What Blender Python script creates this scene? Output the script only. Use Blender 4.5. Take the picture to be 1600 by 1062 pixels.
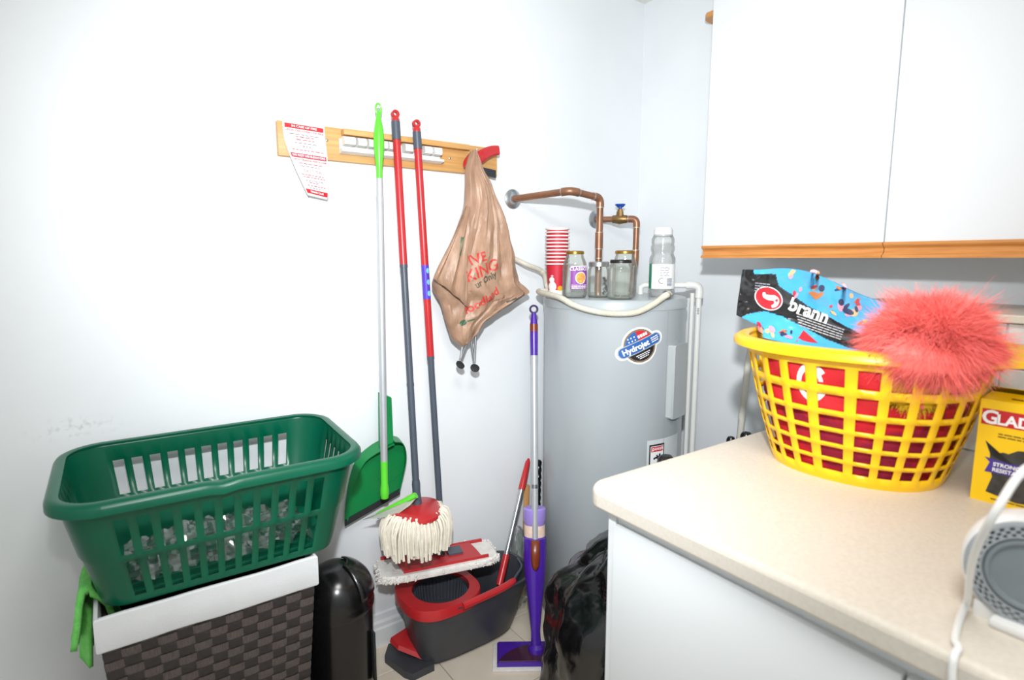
import bpy, bmesh, math, random
from math import sin, cos, pi, radians, sqrt, atan2
from mathutils import Vector, Matrix, noise
from mathutils.bvhtree import BVHTree

random.seed(7)
SC = bpy.context.scene
COL = SC.collection
for o in list(bpy.data.objects):
    bpy.data.objects.remove(o)

# ------------------------------------------------------------------ camera
# rack wall is the plane y=0, cabinet wall the plane x=0, floor z=0 (metres)
FPX = 900.0
PITCH = math.atan(127 / FPX)
YAW = radians(35.15)
CAM = Vector((-1.96, -1.81, 1.36))
FW = Vector((sin(YAW) * cos(PITCH), cos(YAW) * cos(PITCH), -sin(PITCH)))
RT = Vector((cos(YAW), -sin(YAW), 0))
UP = RT.cross(FW)
cd = bpy.data.cameras.new('camera')
cam = bpy.data.objects.new('camera', cd)
COL.objects.link(cam)
cam.matrix_world = Matrix(((RT.x, UP.x, -FW.x, CAM.x), (RT.y, UP.y, -FW.y, CAM.y),
                           (RT.z, UP.z, -FW.z, CAM.z), (0, 0, 0, 1)))
cd.sensor_width = 36
cd.lens = FPX / 1600 * 36
cd.clip_start = 0.02
cd.dof.use_dof = True
cd.dof.focus_distance = 1.95
cd.dof.aperture_fstop = 3.2
SC.camera = cam

# ------------------------------------------------------------------ world, lamps, exposure
w = bpy.data.worlds.new('world')
SC.world = w
w.use_nodes = True
w.node_tree.nodes['Background'].inputs[0].default_value = (1, 0.97, 0.93, 1)
w.node_tree.nodes['Background'].inputs[1].default_value = 0.0

fl = bpy.data.lights.new('camera_flash_offscreen', 'SPOT')      # the flash gun above the lens
fl.energy = 176
fl.color = (0.95, 0.975, 1.0)
fl.spot_size = radians(98)
fl.spot_blend = 1.0
fl.shadow_soft_size = 0.030
flo = bpy.data.objects.new('camera_flash_offscreen', fl)
COL.objects.link(flo)
flo.location = CAM + Vector((0, 0, 0.33))
flo.rotation_euler = (FW + UP * 0.02).to_track_quat('-Z', 'Y').to_euler()

cl = bpy.data.lights.new('ceiling_lamp_offscreen', 'AREA')      # the room's own ceiling fitting, behind the camera
cl.shape = 'DISK'
cl.size = 0.6
cl.energy = 22
cl.color = (1.0, 0.985, 0.96)
clo = bpy.data.objects.new('ceiling_lamp_offscreen', cl)
COL.objects.link(clo)
clo.location = (-1.75, -1.75, 2.40)

SC.view_settings.view_transform = 'Standard'
SC.view_settings.look = 'None'
SC.view_settings.gamma = 1
SC.view_settings.use_curve_mapping = False
SC.view_settings.exposure = 0.0


# ------------------------------------------------------------------ helpers: pixels
def ray(x, y):
    return FW * FPX + RT * (x - 800) + UP * (531 - y)


def P(x, y, axis, v):                 # where the sight line of a photo pixel meets a plane
    d = ray(x, y)
    return CAM + d * ((v - CAM[axis]) / d[axis])


def PY(x, y, v): return P(x, y, 1, v)
def PX(x, y, v): return P(x, y, 0, v)
def PZ(x, y, v): return P(x, y, 2, v)
def PD(x, y, depth): return CAM + ray(x, y) * (depth / FPX)


# ------------------------------------------------------------------ helpers: materials
def lin(c):
    return tuple(((v / 255) / 12.92 if v / 255 < 0.04045 else ((v / 255 + 0.055) / 1.055) ** 2.4) for v in c) + (1,)


MATS = {}


def M(name, rgb, rough=0.5, metal=0.0, var=0.04, vscale=12, bump=0.0, bscale=80, spec=0.5,
      rgb2=None, stretch=(1, 1, 1), coat=0.0, trans=0.0, sss=0.0, contrast=None):
    if name in MATS:
        return MATS[name]
    m = bpy.data.materials.new(name)
    m.use_nodes = True
    nt = m.node_tree
    b = nt.nodes['Principled BSDF']
    tc = nt.nodes.new('ShaderNodeTexCoord')
    mp = nt.nodes.new('ShaderNodeMapping')
    mp.inputs['Scale'].default_value = stretch
    nt.links.new(tc.outputs['Object'], mp.inputs[0])
    nz = nt.nodes.new('ShaderNodeTexNoise')
    nz.inputs['Scale'].default_value = vscale
    nz.inputs['Detail'].default_value = 4
    nt.links.new(mp.outputs[0], nz.inputs[0])
    rp = nt.nodes.new('ShaderNodeValToRGB')
    c = lin(rgb)
    if rgb2:
        c2 = lin(rgb2)
    else:
        c2 = tuple(min(1, v * (1 + 2 * var)) for v in c[:3]) + (1,)
        c = tuple(v * (1 - 2 * var) for v in c[:3]) + (1,)
    lo, hi = contrast or (0.3, 0.7)
    rp.color_ramp.elements[0].position = lo
    rp.color_ramp.elements[1].position = hi
    rp.color_ramp.elements[0].color = c
    rp.color_ramp.elements[1].color = c2
    nt.links.new(nz.outputs[0], rp.inputs[0])
    nt.links.new(rp.outputs[0], b.inputs['Base Color'])
    b.inputs['Roughness'].default_value = rough
    b.inputs['Metallic'].default_value = metal
    b.inputs['Specular IOR Level'].default_value = spec
    b.inputs['Coat Weight'].default_value = coat
    b.inputs['Transmission Weight'].default_value = trans
    if sss:
        b.inputs['Subsurface Weight'].default_value = sss
        b.inputs['Subsurface Radius'].default_value = (0.01, 0.008, 0.006)
    if bump:
        n2 = nt.nodes.new('ShaderNodeTexNoise')
        n2.inputs['Scale'].default_value = bscale
        n2.inputs['Detail'].default_value = 3
        nt.links.new(mp.outputs[0], n2.inputs[0])
        bp = nt.nodes.new('ShaderNodeBump')
        bp.inputs['Strength'].default_value = bump
        bp.inputs['Distance'].default_value = 0.004
        nt.links.new(n2.outputs[0], bp.inputs['Height'])
        nt.links.new(bp.outputs[0], b.inputs['Normal'])
    MATS[name] = m
    return m


def GLASS(name, tint=(235, 240, 236), gloss=0.10, rough=0.03, milk=0.0, milkc=(230, 232, 230)):
    """thin-walled clear glass or plastic: see-through, with mirror shine at the edges"""
    if name in MATS:
        return MATS[name]
    m = bpy.data.materials.new(name)
    m.use_nodes = True
    nt = m.node_tree
    nt.nodes.remove(nt.nodes['Principled BSDF'])
    out = nt.nodes['Material Output']
    t = nt.nodes.new('ShaderNodeBsdfTransparent')
    t.inputs[0].default_value = lin(tint)
    g = nt.nodes.new('ShaderNodeBsdfGlossy')
    g.inputs['Roughness'].default_value = rough
    lw = nt.nodes.new('ShaderNodeLayerWeight')
    lw.inputs[0].default_value = 0.25
    mr = nt.nodes.new('ShaderNodeMapRange')
    mr.inputs[3].default_value = gloss
    mr.inputs[4].default_value = 0.75
    nt.links.new(lw.outputs['Fresnel'], mr.inputs[0])
    mx = nt.nodes.new('ShaderNodeMixShader')
    nt.links.new(mr.outputs[0], mx.inputs[0])
    nt.links.new(t.outputs[0], mx.inputs[1])
    nt.links.new(g.outputs[0], mx.inputs[2])
    last = mx
    if milk:
        d = nt.nodes.new('ShaderNodeBsdfDiffuse')
        d.inputs[0].default_value = lin(milkc)
        m2 = nt.nodes.new('ShaderNodeMixShader')
        m2.inputs[0].default_value = milk
        nt.links.new(mx.outputs[0], m2.inputs[1])
        nt.links.new(d.outputs[0], m2.inputs[2])
        last = m2
    nt.links.new(last.outputs[0], out.inputs[0])
    MATS[name] = m
    return m


# ------------------------------------------------------------------ helpers: geometry = (verts, faces)
def join(*gs):
    V, F = [], []
    for v, f in gs:
        n = len(V)
        V += [Vector(p) for p in v]
        F += [tuple(i + n for i in q) for q in f]
    return V, F


def move(g, m):
    return [m @ Vector(p) for p in g[0]], g[1]


def box(lo, hi, bev=0.0, seg=2):
    bm = bmesh.new()
    bmesh.ops.create_cube(bm, size=1)
    lo, hi = Vector(lo), Vector(hi)
    c, s = (lo + hi) / 2, hi - lo
    for v in bm.verts:
        v.co = Vector((v.co.x * s.x, v.co.y * s.y, v.co.z * s.z)) + c
    if bev:
        bmesh.ops.bevel(bm, geom=bm.edges[:], offset=bev, segments=seg, profile=0.5, affect='EDGES')
    bm.verts.index_update()
    g = [v.co.copy() for v in bm.verts], [tuple(v.index for v in f.verts) for f in bm.faces]
    bm.free()
    return g


def loft(rings, closed=True, cap0=True, cap1=True):
    n = len(rings[0])
    V = [Vector(p) for r in rings for p in r]
    F = []
    for i in range(len(rings) - 1):
        for j in range(n if closed else n - 1):
            k = (j + 1) % n
            F.append((i * n + j, i * n + k, (i + 1) * n + k, (i + 1) * n + j))
    if closed and cap0:
        F.append(tuple(reversed(range(n))))
    if closed and cap1:
        F.append(tuple(range((len(rings) - 1) * n, len(rings) * n)))
    return V, F


def tube(path, r, n=12, closed=False, cap=True):
    path = [Vector(p) for p in path]
    rr = r if isinstance(r, (list, tuple)) else [r] * len(path)
    rings = []
    up = None
    m = len(path)
    for i, p in enumerate(path):
        if closed:
            d = path[(i + 1) % m] - path[i - 1]
        else:
            d = path[min(i + 1, m - 1)] - path[max(i - 1, 0)]
        d = d.normalized() if d.length > 1e-9 else Vector((0, 0, 1))
        if up is None:
            a = Vector((0, 0, 1)) if abs(d.z) < 0.9 else Vector((1, 0, 0))
            up = (a - d * a.dot(d)).normalized()
        else:
            up = (up - d * up.dot(d))
            up = up.normalized() if up.length > 1e-6 else d.orthogonal().normalized()
        s = d.cross(up)
        rings.append([p + (up * cos(2 * pi * k / n) + s * sin(2 * pi * k / n)) * rr[i] for k in range(n)])
    if closed:
        rings.append(rings[0])
        return loft(rings, True, False, False)
    return loft(rings, True, cap, cap)


def lathe(prof, n=32, c=(0, 0, 0), axis=None, cap=True):
    rings = [[Vector((r * cos(2 * pi * k / n), r * sin(2 * pi * k / n), z)) for k in range(n)] for r, z in prof]
    g = loft(rings, True, cap, cap)
    m = Matrix.Translation(Vector(c))
    if axis is not None:
        m = m @ Vector((0, 0, 1)).rotation_difference(Vector(axis).normalized()).to_matrix().to_4x4()
    return move(g, m)


def spline(pts, k=8, closed=False):
    pts = [Vector(p) for p in pts]
    n = len(pts)
    out = []
    for i in range(n if closed else n - 1):
        if closed:
            a, b, c, d = pts[i - 1], pts[i], pts[(i + 1) % n], pts[(i + 2) % n]
        else:
            a, b, c, d = pts[max(i - 1, 0)], pts[i], pts[i + 1], pts[min(i + 2, n - 1)]
        for j in range(k):
            t = j / k
            out.append(0.5 * ((2 * b) + (c - a) * t + (2 * a - 5 * b + 4 * c - d) * t * t + (3 * b - a - 3 * c + d) * t ** 3))
    if not closed:
        out.append(pts[-1])
    return out


def prism(poly, d):
    """polygon (3D points) extruded along d"""
    a = [Vector(p) for p in poly]
    return loft([a, [p + Vector(d) for p in a]])


def grid(fn, nu, nv):
    V = [Vector(fn(i / nu, j / nv)) for j in range(nv + 1) for i in range(nu + 1)]
    F = [(j * (nu + 1) + i, j * (nu + 1) + i + 1, (j + 1) * (nu + 1) + i + 1, (j + 1) * (nu + 1) + i)
         for j in range(nv) for i in range(nu)]
    return V, F


def mesh(name, g, mat, smooth=True, ang=35):
    me = bpy.data.meshes.new(name)
    me.from_pydata([tuple(v) for v in g[0]], [], g[1])
    bm = bmesh.new()
    bm.from_mesh(me)
    bmesh.ops.recalc_face_normals(bm, faces=bm.faces[:])
    bm.to_mesh(me)
    bm.free()
    if smooth:
        me.polygons.foreach_set('use_smooth', [True] * len(me.polygons))
        me.set_sharp_from_angle(angle=radians(ang))
    me.materials.append(mat)
    return me


def tag(o, label=None, cat=None, group=None, kind=None):
    if label: o['label'] = label
    if cat: o['category'] = cat
    if group: o['group'] = group
    if kind: o['kind'] = kind
    return o


def obj(name, g, mat, parent=None, label=None, cat=None, group=None, kind=None, smooth=True, ang=35, solid=0, soff=0.0):
    me = g if isinstance(g, bpy.types.Mesh) else mesh(name, g, mat, smooth, ang)
    o = bpy.data.objects.new(name, me)
    COL.objects.link(o)
    if parent is not None:
        o.parent = parent
        # vertices are written in world space
        base = parent.get('_b')
        loc = Vector(parent.location)
        p = parent
        while p.parent is not None:
            p = p.parent
            loc = Vector(p.location)
        if p is parent:
            o.matrix_parent_inverse = Matrix.Translation(-loc)
    if solid:
        md = o.modifiers.new('thickness', 'SOLIDIFY')
        md.thickness = solid
        md.offset = soff
    return tag(o, label, cat, group, kind)


def thing(name, label, cat, loc=(0, 0, 0), group=None):
    o = bpy.data.objects.new(name, None)
    o.empty_display_size = 0.05
    COL.objects.link(o)
    o.location = loc
    return tag(o, label, cat, group)


def struct(name, g, mat, label=None, parent=None, smooth=False):
    return obj(name, g, mat, parent, label, None, None, 'structure', smooth)


def copy_tree(o, loc):
    c = o.copy()
    COL.objects.link(c)
    c.location = loc
    for ch in list(o.children):
        k = ch.copy()
        COL.objects.link(k)
        k.parent = c
        k.matrix_parent_inverse = ch.matrix_parent_inverse.copy()
    return c


def bvh(g):
    return BVHTree.FromPolygons([tuple(v) for v in g[0]], [tuple(f) for f in g[1]])


def text2d(s, size, align='CENTER', bold=0.0, sub=0):
    cu = bpy.data.curves.new('lettering', 'FONT')
    cu.body = s
    cu.size = size
    cu.align_x = align
    cu.align_y = 'CENTER'
    cu.offset = bold
    cu.resolution_u = 3
    o = bpy.data.objects.new('lettering', cu)
    COL.objects.link(o)
    dg = bpy.context.evaluated_depsgraph_get()
    me = bpy.data.meshes.new_from_object(o.evaluated_get(dg))
    bpy.data.objects.remove(o)
    if sub:
        bm = bmesh.new()
        bm.from_mesh(me)
        bmesh.ops.triangulate(bm, faces=bm.faces[:])
        bmesh.ops.subdivide_edges(bm, edges=bm.edges[:], cuts=sub, use_grid_fill=True)
        bm.to_mesh(me)
        bm.free()
    g = [v.co.copy() for v in me.vertices], [tuple(p.vertices) for p in me.polygons]
    bpy.data.meshes.remove(me)
    return g


def rect2d(x0, y0, x1, y1, nx=1, ny=1):
    return grid(lambda a, b: (x0 + (x1 - x0) * a, y0 + (y1 - y0) * b, 0), nx, ny)


def disc2d(cx, cy, rx, ry, n=28, rings=4, rot=0.0):
    V = [Vector((cx, cy, 0))]
    for k in range(1, rings + 1):
        for i in range(n):
            a = 2 * pi * i / n
            x, y = rx * k / rings * cos(a), ry * k / rings * sin(a)
            V.append(Vector((cx + x * cos(rot) - y * sin(rot), cy + x * sin(rot) + y * cos(rot), 0)))
    F = [(0, 1 + i, 1 + (i + 1) % n) for i in range(n)]
    for k in range(1, rings):
        a = 1 + (k - 1) * n
        b = 1 + k * n
        F += [(a + i, b + i, b + (i + 1) % n, a + (i + 1) % n) for i in range(n)]
    return V, F


def dashes(x0, x1, y, h, seed=0, wmin=0.006, wmax=0.016, gap=0.003):
    """a row of word-like strokes for print too small to read"""
    rnd = random.Random(seed)
    gs = []
    x = x0
    while x < x1:
        w_ = min(rnd.uniform(wmin, wmax), x1 - x)
        if w_ > wmin * 0.4:
            gs.append(rect2d(x, y - h / 2, x + w_, y + h / 2, 2, 1))
        x += w_ + gap
    return join(*gs)


def rot2d(g, a, dx=0, dy=0):
    return [Vector((p.x * cos(a) - p.y * sin(a) + dx, p.x * sin(a) + p.y * cos(a) + dy, 0)) for p in g[0]], g[1]


def decal(g, o, u, v, n, tree=None, off=0.0006, back=0.15):
    """lay flat print on a surface: straight onto the plane, or dropped onto the surface below it"""
    o, u, v, n = Vector(o), Vector(u).normalized(), Vector(v).normalized(), Vector(n).normalized()
    V = []
    for p in g[0]:
        q = o + u * p.x + v * p.y
        if tree is not None:
            h = tree.ray_cast(q + n * back, -n, back * 2.5)
            if h[0] is not None:
                q = h[0]
        V.append(q + n * off)
    return V, g[1]


def fnoise(p, s, seed=0.0):
    return noise.noise(Vector(p) * s + Vector((seed, seed * 1.7, -seed)))


# ------------------------------------------------------------------ materials
WALL = M('wall_paint', (232, 236, 239), 0.55, var=0.012, vscale=3, bump=0.03, bscale=220)
CEIL = M('ceiling_paint', (234, 234, 230), 0.8, var=0.01)
WHITE = M('white_melamine', (230, 234, 236), 0.35, var=0.008, vscale=2)
WHITE_PL = M('white_plastic', (232, 232, 230), 0.3, var=0.01)
TRIMW = M('white_trim', (228, 230, 232), 0.35, var=0.01)
LAM = M('counter_laminate', (208, 199, 185), 0.42, rgb2=(217, 209, 196), vscale=140, bump=0.02, bscale=500)
LAMEDGE = M('counter_edge_laminate', (206, 200, 188), 0.45, rgb2=(214, 208, 197), vscale=160)
OAK = M('varnished_oak', (196, 132, 66), 0.4, rgb2=(214, 152, 86), vscale=7, stretch=(1.2, 1.2, 22), bump=0.05)
OAKY = M('varnished_oak_along', (188, 122, 60), 0.4, rgb2=(212, 150, 84), vscale=7, stretch=(16, 1.2, 22), bump=0.05)
PINE = M('pine_board', (196, 146, 84), 0.45, rgb2=(212, 166, 106), vscale=6, stretch=(1.0, 16, 18), bump=0.05)
TILE = M('floor_tile_beige', (218, 206, 188), 0.4, rgb2=(228, 217, 200), vscale=9, bump=0.03, bscale=60)
GROUT = M('floor_grout', (168, 158, 142), 0.9)
STILE = M('grey_veined_tile', (205, 206, 206), 0.3, rgb2=(228, 228, 226), vscale=22, stretch=(1, 1, 0.5))
GREEN = M('dark_green_plastic', (0, 84, 60), 0.3, rgb2=(0, 92, 66), vscale=5, spec=0.35)
PAN = M('dustpan_green_plastic', (14, 122, 64), 0.32, rgb2=(18, 132, 70), vscale=5)
LIME = M('lime_plastic', (96, 214, 56), 0.3, var=0.02)
LIMEY = M('lime_yellow_plastic', (160, 220, 60), 0.35, var=0.02)
RED = M('red_plastic', (186, 40, 44), 0.32, var=0.03)
GREYPL = M('slate_plastic', (74, 82, 94), 0.4, var=0.03)
BUCK = M('charcoal_plastic', (60, 62, 68), 0.42, var=0.04, bump=0.03, bscale=300)
BLACK = M('black_plastic', (16, 16, 18), 0.22, var=0.1, spec=0.6)
RUBBER = M('dark_rubber', (36, 38, 40), 0.7, var=0.05)
CHROME = M('brushed_steel', (190, 194, 198), 0.28, metal=1.0, var=0.02)
ALU = M('aluminium_tube', (196, 200, 204), 0.38, metal=0.45, var=0.02)
COPPER = M('copper_pipe', (164, 116, 88), 0.4, metal=0.55, rgb2=(134, 98, 78), vscale=18)
SOLDER = M('solder_silver', (200, 190, 176), 0.35, metal=0.8)
BRASS = M('brass_valve', (150, 120, 76), 0.4, metal=0.8, rgb2=(116, 96, 70))
BLUEM = M('blue_enamel', (24, 78, 176), 0.35)
TANK = M('tank_grey_enamel', (172, 180, 184), 0.33, var=0.012, vscale=3, coat=0.2)
TANKP = M('tank_grey_plastic', (178, 184, 185), 0.45, var=0.012)
PVC = M('white_pvc', (222, 224, 220), 0.35, var=0.01)
CONDUIT = M('cream_braided_conduit', (214, 210, 194), 0.5, var=0.04, vscale=60)
PURPLE = M('violet_plastic', (74, 34, 160), 0.25, var=0.04, spec=0.6)
PURPLED = M('deep_violet_plastic', (58, 30, 66), 0.15, spec=0.7, rgb2=(80, 40, 50), vscale=9)
LILAC = M('lilac_plastic', (158, 138, 216), 0.35, var=0.02)
BRONZE = M('bronze_plastic', (122, 52, 24), 0.3)
YELLOW = M('yellow_plastic', (250, 196, 14), 0.33, var=0.02)
COTTON = M('white_cotton_string', (226, 218, 200), 0.9, rgb2=(240, 234, 220), vscale=60, bump=0.3, bscale=500)
PAD = M('mop_pad_fleece', (224, 220, 214), 0.95, rgb2=(240, 236, 232), vscale=45, bump=0.8, bscale=260)
PAPER = M('white_paper', (238, 238, 238), 0.6, var=0.01)
PRINTR = M('red_print', (196, 30, 42), 0.55)
PRINTRL = M('pink_red_print', (182, 64, 82), 0.6)
PRINTG = M('grey_print', (128, 128, 138), 0.6)
PRINTK = M('black_print', (24, 24, 28), 0.5)
PRINTW = M('white_print', (245, 245, 245), 0.5)
PRINTB = M('blue_print', (40, 96, 168), 0.45)
LINER = M('white_canvas_liner', (222, 225, 228), 0.85, var=0.015, bump=0.25, bscale=350)
STRAPD = M('dark_brown_strap', (38, 33, 33), 0.5, rgb2=(46, 40, 40), vscale=30, stretch=(3, 3, 3), bump=0.2, bscale=400)
STRAPL = M('ribbed_brown_strap', (70, 62, 61), 0.5, rgb2=(96, 87, 85), vscale=150, stretch=(4, 4, 0.3), bump=0.4, bscale=320)
GCLOTH = M('lime_microfibre', (104, 200, 92), 0.95, rgb2=(126, 216, 112), vscale=60, bump=0.5, bscale=300)
JARG = GLASS('jar_glass', (248, 250, 247), 0.05, 0.03, milk=0.06, milkc=(214, 216, 208))
WRAP = GLASS('clear_plastic_wrap', (242, 248, 246), 0.12, 0.08, milk=0.05)
BOTTLEG = GLASS('clear_bottle_plastic', (249, 250, 250), 0.05, 0.06, milk=0.14)
GOLD = M('gold_lid', (176, 138, 66), 0.3, metal=0.9)
SILVER = M('silver_lid', (186, 188, 190), 0.3, metal=0.9)

# ------------------------------------------------------------------ the room
RX0, RY0, H = -2.80, -2.65, 2.425
fl_o = struct('floor', box((RX0, RY0, -0.06), (0, 0, -0.004)), GROUT, 'floor of square beige tiles')
TS = 0.305
ix0, iy0 = -1.134, -0.150
xs = [RX0] + sorted([ix0 + k * TS for k in range(-5, 4)] + [0.0])
yl = [RY0] + sorted([iy0 - k * TS for k in range(0, 9)] + [0.0])
tcache = {}
for i in range(len(xs) - 1):
    for j in range(len(yl) - 1):
        sx, sy = xs[i + 1] - xs[i], yl[j + 1] - yl[j]
        key = (round(sx, 3), round(sy, 3))
        if key not in tcache:
            tcache[key] = mesh('tile', box((-sx / 2 + 0.002, -sy / 2 + 0.002, -0.008), (sx / 2 - 0.002, sy / 2 - 0.002, 0.0), 0.0015, 1), TILE, True)
        t = bpy.data.objects.new('tile', tcache[key])
        COL.objects.link(t)
        t.location = ((xs[i] + xs[i + 1]) / 2, (yl[j] + yl[j + 1]) / 2, 0)
        t.parent = fl_o
struct('ceiling', box((RX0, RY0, H), (0, 0, H + 0.08)), CEIL, 'white painted ceiling')
WALLS = WALL.copy()
WALLS.name = 'wall_paint_scuffed'
nt = WALLS.node_tree
tc = nt.nodes.new('ShaderNodeTexCoord')
sm = PY(115, 662, 0.0)
mp = nt.nodes.new('ShaderNodeMapping')
mp.vector_type = 'POINT'
mp.inputs['Location'].default_value = (-sm.x * 9, 0, -sm.z * 26 - 0.15 * sm.x)
mp.inputs['Scale'].default_value = (9, 0, 26)
nt.links.new(tc.outputs['Object'], mp.inputs[0])
ln_ = nt.nodes.new('ShaderNodeVectorMath')
ln_.operation = 'LENGTH'
nt.links.new(mp.outputs[0], ln_.inputs[0])
mr = nt.nodes.new('ShaderNodeMapRange')
mr.inputs[1].default_value = 1.0
mr.inputs[2].default_value = 0.2
nt.links.new(ln_.outputs['Value'], mr.inputs[0])
nz = nt.nodes.new('ShaderNodeTexNoise')
nz.inputs['Scale'].default_value = 55
nt.links.new(tc.outputs['Object'], nz.inputs[0])
m1_ = nt.nodes.new('ShaderNodeMapRange')
m1_.inputs[1].default_value = 0.52
m1_.inputs[2].default_value = 0.72
m1_.inputs[4].default_value = 0.5
nt.links.new(nz.outputs[0], m1_.inputs[0])
mu = nt.nodes.new('ShaderNodeMath')
mu.operation = 'MULTIPLY'
nt.links.new(mr.outputs[0], mu.inputs[0])
nt.links.new(m1_.outputs[0], mu.inputs[1])
mx = nt.nodes.new('ShaderNodeMix')
mx.data_type = 'RGBA'
bs = nt.nodes['Principled BSDF']
src = bs.inputs['Base Color'].links[0].from_socket
nt.links.new(mu.outputs[0], mx.inputs['Factor'])
nt.links.new(src, mx.inputs[6])
mx.inputs[7].default_value = lin((150, 150, 150))
nt.links.new(mx.outputs[2], bs.inputs['Base Color'])
struct('wall_left', box((RX0 - 0.1, 0, -0.06), (0.1, 0.1, H + 0.08)), WALLS, 'white painted wall behind the brooms')
struct('wall_right', box((0, RY0, -0.06), (0.1, 0, H + 0.08)), WALL, 'white painted wall behind the cabinets')
struct('wall_back', box((RX0 - 0.1, RY0 - 0.1, -0.06), (0.1, RY0, H + 0.08)), WALL, 'white painted wall behind the viewer')
struct('wall_far', box((RX0 - 0.1, RY0, -0.06), (RX0, 0, H + 0.08)), WALL, 'white painted side wall')
bbp = [(0, 0), (-0.016, 0), (-0.016, 0.066), (-0.013, 0.074), (-0.013, 0.088), (-0.009, 0.098), (-0.007, 0.118), (0, 0.123)]
struct('baseboard_left', prism([(RX0, a, b) for a, b in bbp], (-RX0 - 0.002, 0, 0)), TRIMW, 'white moulded baseboard with stepped top')
struct('baseboard_right', prism([(a, -0.02, b) for a, b in bbp], (0, -0.85, 0)), TRIMW, 'white moulded baseboard under the cabinet wall')

# ------------------------------------------------------------------ low wall with tiled splashback behind the counter
CX0 = -1.217         # counter front
CXB = -0.36          # counter back
CY1 = -1.006         # counter end
CZ = 0.92
cap_z = 1.222
lw_ = struct('wall_low', box((CXB + 0.008, RY0, 0), (0.0, CY1 - 0.004, cap_z)), WALL, 'low tiled wall behind the counter')
st_me = mesh('tile', box((-0.004, -0.0485, -0.0485), (0.004, 0.0485, 0.0485), 0.0015, 1), STILE, True)
for r in range(3):
    for k in range(9):
        t = bpy.data.objects.new('tile', st_me)
        COL.objects.link(t)
        t.location = (CXB + 0.005, CY1 - 0.006 - 0.05 - k * 0.1 + (0.004 if r == 1 else 0), CZ + 0.052 + r * 0.1)
        t.parent = lw_
struct('trim_1', box((CXB - 0.012, RY0, cap_z), (0.0, CY1, cap_z + 0.018), 0.003), LAM, 'beige laminate ledge capping the low wall')

# ------------------------------------------------------------------ counter and base cabinet
prof = []
for k in range(7):
    a = pi / 2 + k * pi / 12
    prof.append((CX0 + 0.012 + 0.012 * cos(a), CZ - 0.012 + 0.012 * sin(a)))
for k in range(7):
    a = pi + k * pi / 12
    prof.append((CX0 + 0.008 + 0.008 * cos(a), CZ - 0.032 + 0.008 * sin(a)))
RC = 0.035
rings = []
ys = [RY0 + 0.004, -1.9, -1.4, CY1 - RC] + [CY1 - RC + RC * sin(k * pi / 16) for k in range(1, 9)]
for y in ys:
    ins = 0.0
    if y > CY1 - RC:
        ins = RC - sqrt(max(0, RC * RC - (y - (CY1 - RC)) ** 2))
    rings.append([(p[0] + ins, y, p[1]) for p in prof] + [(CXB, y, CZ - 0.04), (CXB, y, CZ)])
ct = thing('countertop', 'beige speckled laminate countertop with rounded front corner', 'countertop', (-0.8, -1.6, CZ - 0.04))
obj('slab', loft(rings), LAM, ct, ang=40)
edge = [(CX0 - 0.0006, y, z) for (y, z) in ((RY0 + 0.004, CZ - 0.033), (CY1 - RC, CZ - 0.033), (CY1 - RC, CZ - 0.010), (RY0 + 0.004, CZ - 0.010))]
obj('edge_band', prism(edge, (0.0012, 0, 0)), LAMEDGE, ct, label='greyer laminate strip along the front edge', smooth=False)

bc = thing('base_cabinet', 'white base cabinet under the beige countertop', 'cabinet', (-0.8, -1.6, 0))
BX = CX0 + 0.022
obj('carcass', box((BX + 0.02, RY0 + 0.005, 0.09), (CXB, -1.062, CZ - 0.041)), WHITE, bc, smooth=False)
obj('toe_kick', box((BX + 0.07, RY0 + 0.005, 0.0), (CXB, -1.07, 0.09)), WHITE, bc, smooth=False)
obj('end_panel', box((BX + 0.004, -1.064, 0.0), (CXB, -1.046, CZ - 0.041), 0.001), WHITE, bc, smooth=False)
obj('top_rail', box((BX + 0.012, RY0 + 0.005, CZ - 0.075), (BX + 0.03, -1.064, CZ - 0.041)), WHITE, bc, smooth=False)
for a, b in ((-1.56, -1.068), (-2.06, -1.565), (-2.62, -2.065)):
    obj('door', box((BX - 0.004, a, 0.1), (BX + 0.013, b, CZ - 0.066), 0.0015), WHITE, bc)

# ------------------------------------------------------------------ wall cabinets
UX = -0.32
UZ0, UZ1 = 1.402, 2.30


def wall_cabinet(y0, y1, label):
    t = thing('wall_cabinet', label, 'cabinet', (UX / 2, (y0 + y1) / 2, UZ0), 'white wall cabinets')
    obj('carcass', box((UX + 0.019, y0 + 0.001, UZ0 - 0.012), (0, y1 - 0.001, UZ1)), WHITE, t, smooth=False)
    d = obj('door', box((UX, y0 + 0.0018, UZ0), (UX + 0.018, y1 - 0.0018, UZ1 + 0.002), 0.001), WHITE, t)
    zt, zb = UZ0, UZ0 - 0.040
    pr = [(UX - 0.004, zt), (UX - 0.006, zt - 0.004), (UX - 0.004, zt - 0.009), (UX + 0.003, zt - 0.012), (UX + 0.005, zt - 0.018),
          (UX + 0.004, zt - 0.026), (UX - 0.001, zt - 0.031), (UX - 0.006, zt - 0.033), (UX - 0.007, zb), (UX + 0.018, zb), (UX + 0.018, zt)]
    obj('finger_pull', prism([(a, y0 + 0.001, b) for a, b in pr], (0, y1 - y0 - 0.002, 0)), OAKY, d,
        label='varnished oak finger pull along the door bottom', ang=50)
    return t


UYL, UYG = -0.583, -1.135
wall_cabinet(UYG, UYL, 'white wall cabinet with oak pull, nearer the water heater')
wall_cabinet(UYG - 0.552, UYG, 'white wall cabinet with oak pull, above the yellow trash bag box')

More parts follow.
